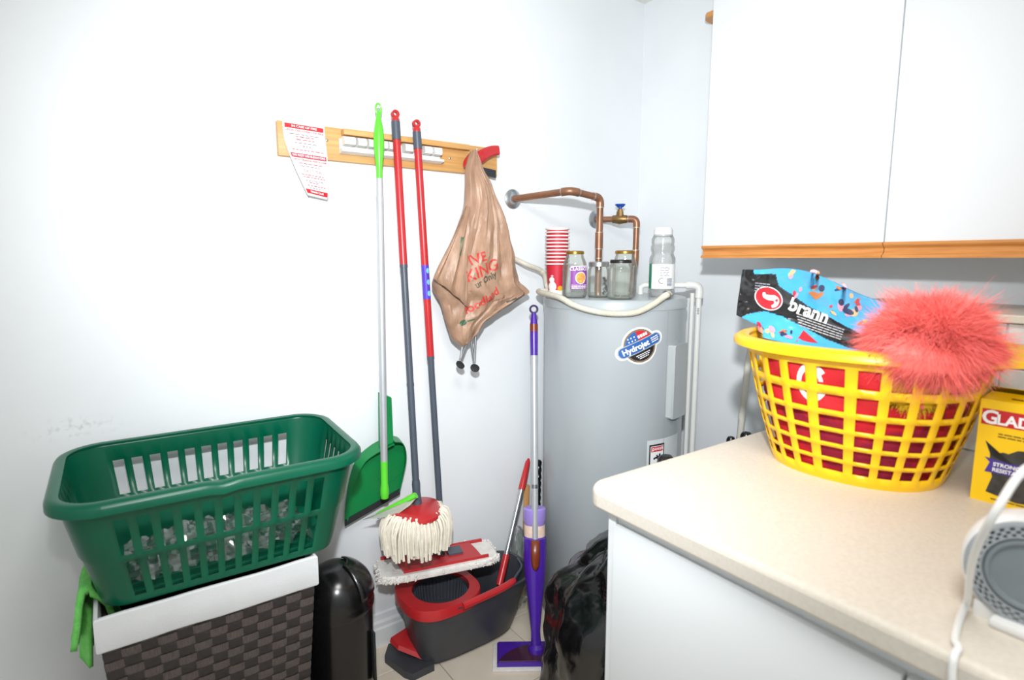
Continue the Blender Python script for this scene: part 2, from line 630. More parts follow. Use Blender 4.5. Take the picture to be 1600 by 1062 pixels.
# wooden peg rail high on the cabinet wall
wr = thing('wooden_shelf', 'small wooden shelf end high on the wall beside the cabinets', 'shelf', (-0.04, -0.45, 2.24))
pa = PX(1104, 24, -0.05)
sh = [(-0.075, pa.y - 0.02), (-0.062, pa.y - 0.004), (-0.04, pa.y + 0.004), (0.0, pa.y + 0.004), (0.0, pa.y - 0.205), (-0.075, pa.y - 0.205)]
obj('board', prism([(a, b, 2.235) for a, b in sh], (0, 0, 0.018)), OAK, wr)
obj('bracket', box((-0.05, pa.y - 0.15, 2.195), (0, pa.y - 0.135, 2.235)), OAK, wr)

# ------------------------------------------------------------------ rack board on the wall
RZ0, RZ1 = 1.655, 1.752
rk = thing('rack_board', 'varnished pine board screwed to the wall above the brooms', 'board', (-1.15, -0.01, RZ0))
obj('plank', box((-1.521, -0.02, RZ0), (-0.765, 0.0, RZ1), 0.002), PINE, rk)
l0, l1 = PY(538, 203, -0.05), PY(735, 240, -0.05)
obj('lip', box((l0.x, -0.047, RZ1 - 0.022), (l1.x, -0.02, RZ1 - 0.004), 0.002), PINE, rk, label='narrow wooden strip fixed along the board')
for sx, sy in ((511, 219), (703, 247), (748, 262)):
    c = PY(sx, sy, -0.0205)
    obj('screw', lathe([(0.0001, 0.0015), (0.003, 0.001), (0.0042, 0)], 10, c, (0, -1, 0)), CHROME, rk)
hook_c = PY(737, 240, -0.045)
obj('hook', tube(spline([(hook_c.x, -0.02, hook_c.z - 0.01), (hook_c.x, -0.05, hook_c.z - 0.02), (hook_c.x, -0.075, hook_c.z - 0.012), (hook_c.x, -0.078, hook_c.z + 0.012)], 5), 0.003, 8), CHROME, rk)

bh = thing('broom_holder', 'white plastic broom holder with roller clips on the pine board', 'rack', (-1.17, -0.03, 1.68))
hx0, hx1 = PY(531, 225, -0.03).x, PY(689, 250, -0.03).x
obj('base_plate', box((hx0, -0.026, 1.676), (hx1, -0.02, 1.722), 0.002), WHITE_PL, bh)
obj('lower_ledge', prism([(hx0, -0.026, 1.676), (hx0, -0.052, 1.681), (hx0, -0.052, 1.688), (hx0, -0.026, 1.692)], (hx1 - hx0, 0, 0)), WHITE_PL, bh, smooth=False)
for cx in (545, 564, 581, 597, 612, 637, 667, 682):
    c = PY(cx, 225, -0.045).x
    wd = 0.0135 if cx != 545 else 0.017
    pr = [(-0.022, 1.701), (-0.022, 1.722), (-0.045, 1.726), (-0.058, 1.722), (-0.061, 1.708), (-0.058, 1.701), (-0.05, 1.699)]
    cl_ = obj('clip', prism([(c - wd, a, b) for a, b in pr], (2 * wd, 0, 0)), WHITE_PL, bh, ang=25)

# ------------------------------------------------------------------ fire notice (curled sheet pinned on the board)
ntl, ntr = PY(441, 187, -0.022), PY(507, 196, -0.022)
nW = (ntr.x - ntl.x)
nH = 0.215


def notice(a, b):
    # a across, b down; bottom left corner curls back under, sheet bows from the wall
    x = ntl.x + nW * a
    curl = max(0, b - 0.15) ** 1.5
    x += (1 - a) * curl * 0.073 + 0.0 * a
    y = -0.0225 - 0.035 * sin(pi * min(1, b * 1.0)) * (0.35 + 0.65 * a) * b - 0.020 * (1 - a) * curl
    z = ntl.z - nH * b * (0.97 + 0.03 * a) - 0.004 * a
    return Vector((x, y, z))


nt_ = thing('fire_notice', 'curled white fire notice with red bands pinned to the pine board', 'notice', (ntl.x, -0.02, ntl.z - 0.2))
ng = grid(notice, 14, 24)
obj('sheet', ng, PAPER, nt_, solid=0.0004)


def onnotice(g, ca, cb, off=0.0011):
    V = []
    for p in g[0]:
        a = ca + p.x
        b = cb - p.y
        q = notice(a, b)
        n = (notice(a + 0.01, b) - q).cross(notice(a, b + 0.01) - q)
        n = n.normalized()
        if n.y > 0: n = -n
        V.append(q + n * off)
    return V, g[1]


obj('red_band', onnotice(join(rect2d(-0.46, -0.03, 0.46, 0.03, 12, 2)), 0.5, 0.06), PRINTR, nt_)
obj('red_band', onnotice(join(rect2d(-0.46, -0.03, 0.46, 0.03, 12, 2)), 0.5, 0.455), PRINTRL, nt_)
obj('red_band', onnotice(join(rect2d(-0.46, -0.03, 0.46, 0.03, 12, 2)), 0.5, 0.935), PRINTR, nt_)


def nl(s, sx, sy):
    g = text2d(s, 1.0, bold=0.02)
    w_ = max(p.x for p in g[0]) - min(p.x for p in g[0])
    return [Vector((p.x / w_ * sx, p.y * sy, 0)) for p in g[0]], g[1]


for s, sx, sy, cb, m_ in (('IN CASE OF FIRE', 0.60, 0.038, 0.06, PRINTW), ('UPON DISCOVERY OF FIRE', 0.9, 0.034, 0.118, PRINTRL),
                          ('911', 0.2, 0.04, 0.325, PRINTG), ('DO NOT USE ELEVATORS', 0.84, 0.038, 0.455, PRINTW),
                          ('UPON HEARING FIRE ALARM', 0.88, 0.034, 0.515, PRINTR), ('C A U T I O N', 0.52, 0.045, 0.655, PRINTRL),
                          ('REMAIN CALM', 0.55, 0.038, 0.935, PRINTW)):
    obj('lettering', onnotice(nl(s, sx, sy), 0.5, cb, 0.0018), m_, nt_, smooth=False)
for i, (b, x0, x1) in enumerate(((0.165, -0.36, 0.34), (0.195, -0.22, 0.22), (0.235, -0.22, 0.22), (0.28, -0.28, 0.28), (0.375, -0.38, 0.4),
                                 (0.56, -0.32, 0.32), (0.595, -0.3, 0.28), (0.71, -0.36, 0.36), (0.74, -0.34, 0.36), (0.785, -0.32, 0.34),
                                 (0.81, -0.2, 0.16), (0.85, -0.3, 0.36), (0.88, -0.26, 0.2))):
    obj('small_print', onnotice(dashes(x0, x1, 0, 0.011, i, 0.05, 0.12, 0.03), 0.5, b, 0.0014), PRINTRL if i % 3 else PRINTG, nt_, smooth=False)

# ------------------------------------------------------------------ squeegee broom with lime handle


def lerp(a, b, t): return Vector(a) * (1 - t) + Vector(b) * t


def along(a, b, prof, n=16):
    """lathe-like solid along a->b; prof = [(t along 0..1, radius)]"""
    a, b = Vector(a), Vector(b)
    return tube([a + (b - a) * t for t, r in prof], [r for t, r in prof], n)


g0, g1 = PY(591, 160, -0.078), PY(601, 778, -0.125)
sq = thing('floor_squeegee', 'floor squeegee with lime green grip on a silver pole', 'squeegee', g1)


def gp(py):          # point on the axis at a photo height
    t = (py - 160) / (778 - 160)
    best = None
    lo, hi = 0.0, 1.0
    for _ in range(40):
        m = (lo + hi) / 2
        q = lerp(g0, g1, m)
        d = q - CAM
        yy = 531 - FPX * d.dot(UP) / d.dot(FW)
        if yy < py: lo = m
        else: hi = m
    return lerp(g0, g1, lo)


loop = [gp(163) + Vector((0.009 * sin(a), 0, -0.014 - 0.016 * -cos(a) - 0.0)) for a in [2 * pi * k / 18 for k in range(18)]]
obj('hanging_loop', tube(loop, 0.0032, 8, closed=True), LIME, sq)
ys_ = [(172, 0.003), (180, 0.006), (192, 0.011), (205, 0.015), (220, 0.0165), (235, 0.0155), (250, 0.012), (262, 0.0098), (280, 0.0095)]
obj('grip', tube([gp(y) for y, r in ys_], [r for y, r in ys_], 20), LIME, sq)
obj('pole', tube([gp(279), gp(318)], 0.0102, 16), ALU, sq)
obj('pole', tube([gp(316), gp(500), gp(722)], 0.0112, 16), ALU, sq)
obj('pole_collar', tube([gp(308), gp(316)], 0.0118, 16), ALU, sq)
obj('neck', tube([gp(720), gp(755), gp(764), gp(772), gp(790)], [0.0115, 0.0115, 0.014, 0.014, 0.012], 16), LIME, sq)
b0, b1 = PY(594, 803, -0.150), PY(650, 773, -0.228)
ax = (b1 - b0).normalized()
nn = Vector((0.0, 0.45, 0.9))
nn = (nn - ax * nn.dot(ax)).normalized()
sd = ax.cross(nn)
sec = [(-0.011, -0.006), (-0.008, 0.005), (0.0, 0.009), (0.008, 0.005), (0.011, -0.006), (0.006, -0.010), (-0.006, -0.010)]
c0 = b0 - ax * 0.01
obj('head_bar', prism([c0 + sd * a + nn * b for a, b in sec], b1 - c0), LIME, sq, ang=50)
obj('head_stripe', prism([c0 + ax * 0.004 + sd * a + nn * b for a, b in ((-0.004, 0.0075), (0.0, 0.0098), (0.004, 0.0075))], (b1 - c0) * 0.95), LIMEY, sq)
q0, q1 = PY(566, 812, -0.15), PY(640, 780, -0.165)
bl = [b0 - nn * 0.008, b1 - nn * 0.008, b1 - nn * 0.02 - ax * 0.03, lerp(b0, b1, 0.3) - nn * 0.028, q0 + Vector((0.012, 0, 0.0)), q0]
obj('blade', prism(bl, sd * 0.004), M('frosted_rubber', (196, 206, 192), 0.5, var=0.03, trans=0.2), sq, label='frosted rubber squeegee blade', smooth=False)

# ------------------------------------------------------------------ dustpan hanging behind the squeegee pole
dp = thing('dustpan', 'dark green dustpan with black rubber lip hung on the wall', 'dustpan', PY(585, 810, -0.05))
DY = -0.035


def dq(x, y, d=0.0):
    p = PY(x, y, DY)
    return Vector((p.x, DY - d, p.z))


out = [dq(588, 690), dq(577, 697), dq(560, 712), dq(549, 735), dq(541, 775), dq(538, 818), dq(580, 796), dq(624, 770), dq(629, 745), dq(633, 715), dq(630, 696), dq(622, 683), dq(608, 680)]
cen = sum(out, Vector()) / len(out)
obj('plate', prism(out, (0, -0.003, 0)), PAN, dp, smooth=False)
wallp = out[-1:] + out[0:6]
wall2 = out[7:]


def strip(pts, h0, h1, thick, inset=0.0):
    rings = []
    for i, p in enumerate(pts):
        t = i / (len(pts) - 1)
        hh = h0 + (h1 - h0) * t
        inn = (cen - p).normalized()
        rings.append([p, p + inn * thick, p + inn * (thick + inset) + Vector((0, -hh, 0)), p + inn * inset + Vector((0, -hh, 0))])
    return loft(rings)


obj('side_wall', strip(spline(wallp, 4), 0.055, 0.010, 0.0025, 0.016), PAN, dp, label='raised side wall of the dustpan', ang=50)
obj('side_wall', strip(spline(wall2, 4), 0.010, 0.055, 0.0025, 0.008), PAN, dp, ang=50)
obj('rubber_lip', prism([dq(538, 811, 0.004), dq(624, 762, 0.004), dq(624, 771, 0.004), dq(538, 821, 0.004)], (0, -0.003, 0)), RUBBER, dp, smooth=False)
for a, b in (((588, 770), (628, 735)), ((590, 748), (616, 730))):
    obj('rib', tube([dq(*a, 0.004), dq(*b, 0.004)], 0.0016, 6), PAN, dp)
hd = [dq(590, 612, 0.004), dq(609, 619, 0.004), dq(607, 684, 0.03), dq(586, 694, 0.03)]
h_in = [p + Vector((0, -0.02, 0)) for p in hd]
obj('handle', loft([[lerp(hd[0], hd[3], t), lerp(h_in[0], h_in[3], t) + Vector((0.004, 0, 0)), lerp(h_in[1], h_in[2], t) - Vector((0.004, 0, 0)), lerp(hd[1], hd[2], t)]
                    for t in (0, 0.05, 0.3, 0.6, 0.9, 1.0)]), PAN, dp, ang=30)

# ------------------------------------------------------------------ spin mop and flat mop


def axis_at(a, b, py):
    lo, hi = 0.0, 1.0
    for _ in range(40):
        m = (lo + hi) / 2
        d = lerp(a, b, m) - CAM
        if 531 - FPX * d.dot(UP) / d.dot(FW) < py: lo = m
        else: hi = m
    return lerp(a, b, lo)


def mop_pole(t, a, b, y_grip, y_red, y_label, y_seam, y_bot):
    """red handle with slate sleeve and hanging eye, grey lower pole"""
    f = lambda y: axis_at(a, b, y)
    d = (b - a).normalized()
    # hanging eye: flattened cap with a hole
    top = f(y_grip[0])
    side = Vector((1, 0, 0)) - d * d.x
    side.normalize()
    eye = []
    R = 0.0125
    n = 20
    fr = d.cross(side).normalized()
    c = top + d * R
    rings = []
    for k in range(n):
        an = 2 * pi * k / n
        e = side * cos(an) + d * -sin(an)
        rings.append([c + e * R + fr * 0.007, c + e * R - fr * 0.007, c + e * 0.006 - fr * 0.006, c + e * 0.006 + fr * 0.006])
    rings.append(rings[0])
    h = obj('handle_cap', join(loft(rings, True, False, False), tube([c + d * R * 0.75, c + d * R * 1.4, f(y_grip[1])], [0.009, 0.0125, 0.0128], 16)), RED, t)
    obj('sleeve', tube([f(y_grip[1]), f(y_grip[2])], 0.0138, 18), GREYPL, t, label='slate grey grip sleeve')
    obj('upper_pole', tube([f(y_grip[2] - 1), f(y_red)], 0.0122, 18), RED, t)
    obj('pole_collar', tube([f(y_red - 2), f(y_red + 3)], 0.0125, 16), GREYPL, t)
    obj('lower_pole', tube([f(y_red), f(y_bot)], 0.0108, 16), GREYPL, t)
    if y_seam:
        obj('pole_collar', tube([f(y_seam), f(y_seam + 5)], 0.0118, 16), GREYPL, t)
    if y_label:
        g = tube([f(y_label[0]), f(y_label[1])], 0.0126, 20)
        obj('pole_label', g, M('violet_sticker', (84, 60, 190), 0.4), t, label='violet and blue sticker on the pole')
        for k in range(3):
            cc = f(y_label[0] + (k + 0.5) * (y_label[1] - y_label[0]) / 3) + fr * (0.0125 if fr.y < 0 else -0.0125)
            tr = bvh(g)
            obj('pole_label_mark', decal(disc2d(0.003, 0, 0.006, 0.009, 14, 3), cc, side, -d, Vector((0, -1, 0)), tr, 0.0005), M('sky_print', (120, 200, 230), 0.4), t)


a0, a1 = PY(617, 172, -0.075), PY(652, 790, -0.19)
mo = thing('spin_mop', 'round string mop with red handle hanging on the wall', 'mop', a1)
mop_pole(mo, a0, a1, (172, 190, 219), 415, None, 598, 752)
obj('joint', tube([axis_at(a0, a1, 750), axis_at(a0, a1, 756), axis_at(a0, a1, 768), axis_at(a0, a1, 790)], [0.012, 0.0135, 0.0125, 0.016], 14), GREYPL, mo)
hc = PY(650, 792, -0.19)
hc.y = a1.y
tri = []
for k in range(36):
    an = 2 * pi * k / 36
    r = 0.088 * (1 + 0.10 * cos(3 * (an + pi / 2))) * 0.92
    tri.append((r * cos(an), r * sin(an)))
hr = []
for s, z in ((1.06, -0.014), (1.10, -0.010), (1.08, -0.002), (0.95, 0.005), (0.5, 0.011), (0.25, 0.016)):
    hr.append([hc + Vector((x * s, y * s, z - 0.005)) for x, y in tri])
obj('head_plate', loft(hr), RED, mo, label='red three-cornered mop head plate')
f0, f1 = PY(650, 187, -0.075), PY(692, 868, -0.11)      # axis of the flat mop that hangs behind
gs = []
rnd = random.Random(3)
for k in range(230):
    an = 2 * pi * (k * 0.6180339)
    lay = rnd.random()
    r0 = 0.060 + 0.030 * lay
    ln = 0.102 + 0.032 * rnd.random() - 0.05 * max(0, -sin(an)) * 0
    spread = 0.118 * (0.72 + 0.3 * lay)
    pts = []
    jit = rnd.uniform(-0.12, 0.12)
    for i in range(7):
        t = i / 6
        rr = r0 + (spread - r0) * (1 - (1 - min(1, t * 1.5)) ** 2) - 0.018 * max(0, t - 0.5)
        z = -0.006 - ln * (t ** 1.45) + 0.004 * sin(9 * t + k)
        aa = an + jit * t
        pts.append(hc + Vector((rr * cos(aa), rr * sin(aa) * 0.9, z)))
    for p in pts:                                 # strings part round the pole behind them
        q = lerp(f0, f1, (p.z - f0.z) / (f1.z - f0.z))
        if abs(p.x - q.x) < 0.022 and p.y > q.y - 0.021:
            p.y = q.y - 0.021
    gs.append(tube(pts, [0.0042] * 6 + [0.005], 5))
obj('strings', join(*gs), COTTON, mo, kind='stuff', label='cream cotton mop strings')

fm = thing('flat_mop', 'flat mop with red plate and white fleece pad above the bucket', 'mop', f1)
mop_pole(fm, f0, f1, (187, 206, 233), 558, (414, 467), None, 858)
obj('joint', along(axis_at(f0, f1, 850), axis_at(f0, f1, 866), [(0, 0.012), (0.5, 0.016), (1, 0.018)]), GREYPL, fm)
# pad plane from the four seen corners
zc_ = 0.352
pc = [PZ(592, 893, zc_), PZ(612, 912, zc_), PZ(700, 893, zc_), PZ(769, 862, zc_), PZ(768, 850, zc_), PZ(750, 832, zc_), PZ(612, 866, zc_)]
L_, R_ = PZ(588, 888, zc_), PZ(771, 853, zc_)
ctr = (L_ + R_) / 2
ctr = Vector((ctr.x, ctr.y - 0.005, zc_))
ux = (R_ - L_)
ux.z = 0
hl = ux.length / 2
ux.normalize()
uy = Vector((-ux.y, ux.x, 0))
hw = 0.076


def padpt(a, b, z):
    return ctr + ux * a + uy * b + Vector((0, 0, z))


pr_ = []
for k in range(64):
    an = 2 * pi * k / 64
    c_, s_ = cos(an), sin(an)
    pr_.append((hl * math.copysign(abs(c_) ** 0.35, c_), hw * math.copysign(abs(s_) ** 0.45, s_)))
rings = []
for s, z in ((0.93, -0.026), (0.99, -0.022), (1.0, -0.012), (0.985, -0.004), (0.94, 0.0)):
    rings.append([padpt(a * (1 - (1 - s) * 0.4) + 0.003 * fnoise((a * 90, b * 90, z), 1), b * s + 0.003 * fnoise((b * 90, a * 90, 3), 1), z) for a, b in pr_])
pad = obj('fleece_pad', loft(rings), PAD, fm, label='white fleece mop pad')
gs = []
for k in range(420):
    a, b = pr_[int(k * 64 / 420) % 64]
    j = rnd.uniform(0.94, 1.0)
    p = padpt(a * j, b * j, rnd.uniform(-0.02, -0.003))
    o_ = (padpt(a, b, 0) - padpt(0, 0, 0)).normalized()
    gs.append(tube([p, p + o_ * 0.006 + Vector((0, 0, rnd.uniform(-0.004, 0.004))), p + o_ * 0.008 + Vector((0, 0, -0.005))], [0.004, 0.0035, 0.002], 5))
obj('pad_fringe', join(*gs), PAD, fm, kind='stuff')
pl = [(-hl * 0.62, -0.052), (-hl * 0.66, 0.0), (-hl * 0.68, 0.052), (hl * 0.62, 0.052), (hl * 0.66, 0.0), (hl * 0.68, -0.052)]
obj('plate', prism([padpt(a, b, 0.0) for a, b in pl], (0, 0, 0.008)), RED, fm, smooth=False, label='flat red mop plate')
obj('plate_edge', prism([padpt(a, b, 0.0) for a, b in ((-hl * 0.9, 0.052), (-hl * 0.9, 0.060), (hl * 0.86, 0.060), (hl * 0.86, 0.052))], (0, 0, 0.009)), RED, fm, smooth=False)
obj('plate_edge', prism([padpt(a, b, 0.0) for a, b in ((-hl * 0.62, -0.060), (-hl * 0.62, -0.052), (hl * 0.8, -0.052), (hl * 0.8, -0.060))], (0, 0, 0.009)), RED, fm, smooth=False)
obj('plate_clip', prism([padpt(a, b, 0.008) for a, b in ((0.035, -0.018), (0.035, 0.03), (0.085, 0.03), (0.085, -0.018))], (0, 0, 0.006)), GREYPL, fm, smooth=False)
obj('swivel', along(padpt(0, 0, 0.006), f1 + Vector((0, 0, 0.01)), [(0, 0.024), (0.5, 0.020), (1, 0.012)]), BUCK, fm)

# ------------------------------------------------------------------ spin-mop bucket
BZ = 0.245
bu = thing('mop_bucket', 'charcoal wringer bucket with red wringer rim on the tiled floor', 'bucket', (-1.0, -0.17, 0))
bcx, bcy = -1.005, -0.175


def brng(hx, hy, z, cx=bcx, cy=bcy, n=48, e=0.62):
    o = []
    for k in range(n):
        an = 2 * pi * k / n
        c_, s_ = cos(an), sin(an)
        o.append(Vector((cx + hx * math.copysign(abs(c_) ** e, c_), cy + hy * math.copysign(abs(s_) ** e, s_), z)))
    return o


def zt(p):           # the rim rises a little towards the open end
    return p


outer = [brng(0.175, 0.07, 0.0, -1.01, -0.145), brng(0.182, 0.076, 0.004, -1.01, -0.145), brng(0.200, 0.09, 0.08, -1.008, -0.150), brng(0.222, 0.112, 0.185, -1.006, -0.165),
         brng(0.228, 0.118, 0.19, -1.006, -0.168), brng(0.240, 0.128, BZ - 0.006), brng(0.246, 0.133, BZ - 0.005), brng(0.246, 0.133, BZ), brng(0.236, 0.124, BZ),
         brng(0.21, 0.10, 0.15), brng(0.19, 0.085, 0.02, -1.01, -0.15)]
obj('body', loft(outer), BUCK, bu, ang=40)
wx, wy, wr_ = -1.118, -0.175, 0.098
# red wringer frame over the left half with round opening
rr0, rr1 = [], []
N = 48
frame_o, frame_i = [], []
for k in range(N):
    an = 2 * pi * k / N
    c_, s_ = cos(an), sin(an)
    x = wx + 0.134 * math.copysign(abs(c_) ** 0.7, c_)
    y = wy + 0.130 * math.copysign(abs(s_) ** 0.7, s_)
    frame_o.append((x, y))
    frame_i.append((wx + 0.012 + wr_ * c_, wy + 0.095 * s_))
lay = [[Vector((x, y, BZ - 0.022)) for x, y in frame_o], [Vector((x, y, BZ + 0.008)) for x, y in frame_o],
       [Vector((x * 0.985 + wx * 0.015, y * 0.985 + wy * 0.015, BZ + 0.013)) for x, y in frame_o],
       [Vector((x, y, BZ + 0.008)) for x, y in frame_i], [Vector((x, y, BZ - 0.02)) for x, y in frame_i]]
obj('wringer_frame', loft(lay, True, False, False), RED, bu, ang=40, label='red rim around the wringer basket')
# strut of the frame running along the front edge of the bucket
fs = spline([(wx + 0.02, wy - 0.135, BZ + 0.004), (wx + 0.10, wy - 0.134, BZ + 0.006), (wx + 0.18, wy - 0.131, BZ + 0.010), (wx + 0.235, wy - 0.124, BZ + 0.016)], 6)
obj('handle_arm', tube(fs, [0.012] * (len(fs) - 3) + [0.0115, 0.010, 0.007], 10), RED, bu)
wb = [[Vector((wx + 0.012 + (wr_ - 0.002) * s * cos(2 * pi * k / 44), wy + 0.093 * s * sin(2 * pi * k / 44), z)) for k in range(44)]
      for s, z in ((1, BZ - 0.002), (0.97, BZ - 0.04), (0.9, BZ - 0.09), (0.5, BZ - 0.098), (0.05, BZ - 0.099))]
wbo = obj('wringer_basket', loft(wb, True, False, True), BUCK, bu)
for k in range(44):
    an = 2 * pi * (k + 0.5) / 44
    pts = [Vector((wx + 0.012 + (wr_ - 0.004) * s * cos(an), wy + 0.0905 * s * sin(an), z)) for s, z in ((0.985, BZ - 0.014), (0.955, BZ - 0.04), (0.885, BZ - 0.088))]
    obj('rib', tube(pts, 0.0018, 4), GREYPL, wbo)
obj('carry_handle', tube(spline([(wx + 0.22, wy - 0.125, BZ + 0.012), (wx + 0.25, wy - 0.11, BZ + 0.02), (wx + 0.31, wy - 0.06, BZ + 0.012), (wx + 0.335, wy + 0.0, BZ + 0.008)], 6), 0.004, 8), GREYPL, bu)
# pedal
obj('pedal_foot', loft([[Vector((x, y, z)) for x, y in ((-1.285, -0.10), (-1.262, -0.205), (-1.245, -0.235), (-1.165, -0.232), (-1.15, -0.16), (-1.17, -0.06), (-1.25, -0.05))]
                        for z in (0.0, 0.022, 0.026)]), BUCK, bu, smooth=False)
pt = [(-1.265, -0.10, 0.068), (-1.256, -0.145, 0.062), (-1.185, -0.205, 0.028), (-1.16, -0.20, 0.031), (-1.16, -0.12, 0.062), (-1.19, -0.09, 0.078)]
obj('pedal', prism(pt, (0.006, 0.004, 0.012)), RED, bu, label='red foot pedal', smooth=False)
obj('pedal_hinge', tube([(-1.175, -0.215, 0.042), (-1.165, -0.10, 0.06)], 0.014, 10), BUCK, bu)
obj('pedal_housing', box((-1.2, -0.16, 0.026), (-1.12, -0.08, 0.13), 0.012), BUCK, bu)

# steel rod with red grip standing in the bucket
r0, r1 = PY(788, 880, -0.19), PY(826, 716, -0.06)
rd = thing('handle_rod', 'thin steel rod with red grip standing in the mop bucket', 'rod', r0)
f = lambda y: axis_at(r1, r0, y)
low = r0 + (r0 - r1).normalized() * 0.075
obj('red_collar', tube([low, f(866)], 0.0125, 14), RED, rd)
obj('shaft', tube([f(868), f(764)], 0.0098, 14), CHROME, rd)
obj('grip', tube([f(765), f(755), f(722), f(714)], [0.0125, 0.013, 0.010, 0.004], 14), RED, rd)

# ------------------------------------------------------------------ violet spray mop
m1 = PY(834, 476, -0.165)
m0 = PZ(837, 1010, 0.04)
pm = thing('spray_mop', 'violet spray mop with silver pole leaning beside the water heater', 'mop', (m0.x, m0.y, 0))
f = lambda y: axis_at(m1, m0, y)
dd = (m1 - m0).normalized()
view_side = RT
ring = [f(483) + RT * 0.013 * cos(2 * pi * k / 20) + dd * 0.013 * sin(2 * pi * k / 20) for k in range(20)]
obj('hanging_ring', tube(ring, 0.0038, 8, closed=True), M('dark_violet_plastic', (62, 44, 92), 0.4), pm)
obj('grip', tube([f(489), f(497), f(508), f(530), f(555)], [0.008, 0.011, 0.0142, 0.0142, 0.0132], 16), PURPLE, pm)
obj('grip_badge', tube([f(506), f(518)], 0.0146, 16), BRONZE, pm)
obj('pole', tube([f(554), f(758)], 0.0118, 16), ALU, pm)
obj('pole_collar', tube([f(756), f(762)], 0.0128, 16), CHROME, pm)
obj('pole', tube([f(760), f(852)], 0.0118, 16), ALU, pm)
back = (FW - dd * FW.dot(dd)).normalized()
bk = lambda y, d: f(y) + back * d
obj('bottle', tube([bk(795, 0.030), bk(797, 0.03), bk(815, 0.030), bk(818, 0.030), bk(880, 0.030)], [0.036, 0.040, 0.040, 0.036, 0.034], 24),
    LILAC, pm, label='lilac refill bottle')
obj('bottle_label', tube([bk(822, 0.030), bk(840, 0.03)], 0.0370, 24), M('peach_label', (232, 196, 172), 0.5, rgb2=(240, 220, 206), vscale=70), pm)
ring_s = [(841, 0.0405, 0.020), (846, 0.041, 0.020), (870, 0.0405, 0.019), (900, 0.036, 0.016), (930, 0.028, 0.010), (960, 0.020, 0.004), (985, 0.016, 0.0), (1003, 0.014, 0.0)]
obj('body', tube([bk(y, d) for y, r, d in ring_s], [r for y, r, d in ring_s], 26), PURPLE, pm)
tl = [(841, 0.015), (868, 0.015), (880, 0.012), (887, 0.005)]
obj('trigger_panel', loft([[bk(y, -0.0235) + RT * (w_ * c) - back * 0.004 * (1 - c * c) for c in (-1, -0.5, 0, 0.5, 1)] for y, w_ in tl], False), BRONZE, pm, solid=0.004, label='bronze panel below the pole')
hcx = PZ(838, 1027, 0.0)
e1 = (PZ(848, 1004, 0) - PZ(776, 1005, 0)).normalized()
e2 = Vector((-e1.y, e1.x, 0))


def hp(a, b, z): return Vector((hcx.x, hcx.y, 0)) + e1 * a + e2 * b + Vector((0, 0, z))


obj('mop_pad', box((-0.150, -0.070, 0), (0.150, 0.070, 0.008), 0.003), PAD, None)
po = bpy.data.objects[-1] if False else [o for o in COL.objects if o.name.startswith('mop_pad')][-1]
mloc = Matrix(((e1.x, e2.x, 0, hcx.x), (e1.y, e2.y, 0, hcx.y), (0, 0, 1, 0), (0, 0, 0, 1)))
po.data.transform(mloc)
po.parent = pm
po.matrix_parent_inverse = Matrix.Translation(-Vector(pm.location))
obj('head', loft([[hp(a * s, b * s, z) for a, b in ((-0.135, -0.055), (-0.135, 0.055), (0.135, 0.055), (0.135, -0.055))] for s, z in ((1, 0.008), (1, 0.018), (0.95, 0.024))]), PURPLE, pm, ang=30)
arc = [hp(-0.13 + 0.26 * t, -0.052 + 0.085 * sin(pi * t) ** 0.7, 0.025) for t in [k / 16 for k in range(17)]]
obj('head_shield', prism(arc, (0, 0, 0.004)), PURPLED, pm, label='dark glossy shield on the mop head')
obj('swivel', along(hp(0, 0.0, 0.02), f(985), [(0, 0.030), (0.25, 0.028), (0.4, 0.018), (1, 0.016)]), PURPLE, pm)

# black ribbed handle and wooden stick behind the spray mop
h0, h1 = PY(840, 790, -0.040), PY(842, 718, -0.025)
bh_ = thing('brush', 'brush with black ribbed handle behind the violet mop', 'brush', (h0.x, h0.y, 0.0))
n_ = 22
pts = [lerp(h0, h1, i / n_) for i in range(n_ + 1)]
obj('handle', tube(pts, [0.011 + 0.0022 * sin(i * 1.9) for i in range(n_)] + [0.006], 12), BLACK, bh_)
obj('shaft', tube([(h0.x, h0.y, 0.13), h0], 0.006, 8), WHITE_PL, bh_)
obj('head', lathe([(0.018, 0.0), (0.019, 0.02), (0.019, 0.08), (0.015, 0.12), (0.008, 0.14)], 20, (h0.x, h0.y, 0.0)), WHITE_PL, bh_)
s0, s1 = PY(822, 805, -0.05), PY(823, 758, -0.045)
ws = thing('wooden_stick', 'short wooden stick end beside the violet mop bottle', 'stick', (s0.x, s0.y, 0))
obj('stick', tube([(s0.x, s0.y, 0.0), s0, s1], 0.0125, 14), M('beech_wood', (190, 138, 84), 0.6, rgb2=(206, 158, 104), stretch=(8, 8, 0.6)), ws)
# clear bag on the floor in the corner behind the violet mop
cbc = PY(805, 935, -0.085)
gbag = []
for i in range(13):
    t = i / 12
    z = 0.02 + 0.33 * t
    rr = 0.058 * (sin(pi * min(1, 0.12 + t * 0.85))) ** 0.6
    gbag.append([Vector((-0.722 + rr * 0.68 * cos(a) + 0.012 * fnoise((cos(a) * 3, sin(a) * 3, t * 8), 1.2), -0.100 + rr * sin(a) * 0.75 + 0.012 * fnoise((sin(a) * 3, t * 9, cos(a) * 3), 1.2), z - 0.02)) for a in [2 * pi * k / 26 for k in range(26)]])
cb_ = obj('plastic_bag', loft(gbag), WRAP, None, 'clear crumpled plastic bag standing between bucket and violet mop', 'bag')

# ------------------------------------------------------------------ woven hamper
HX0, HX1, HY0, HY1, HZ = -2.032, -1.586, -0.43, -0.115, 0.628
TAP = 0.042          # how much each side steps in towards the floor


def hin(z): return TAP * (1 - z / HZ)


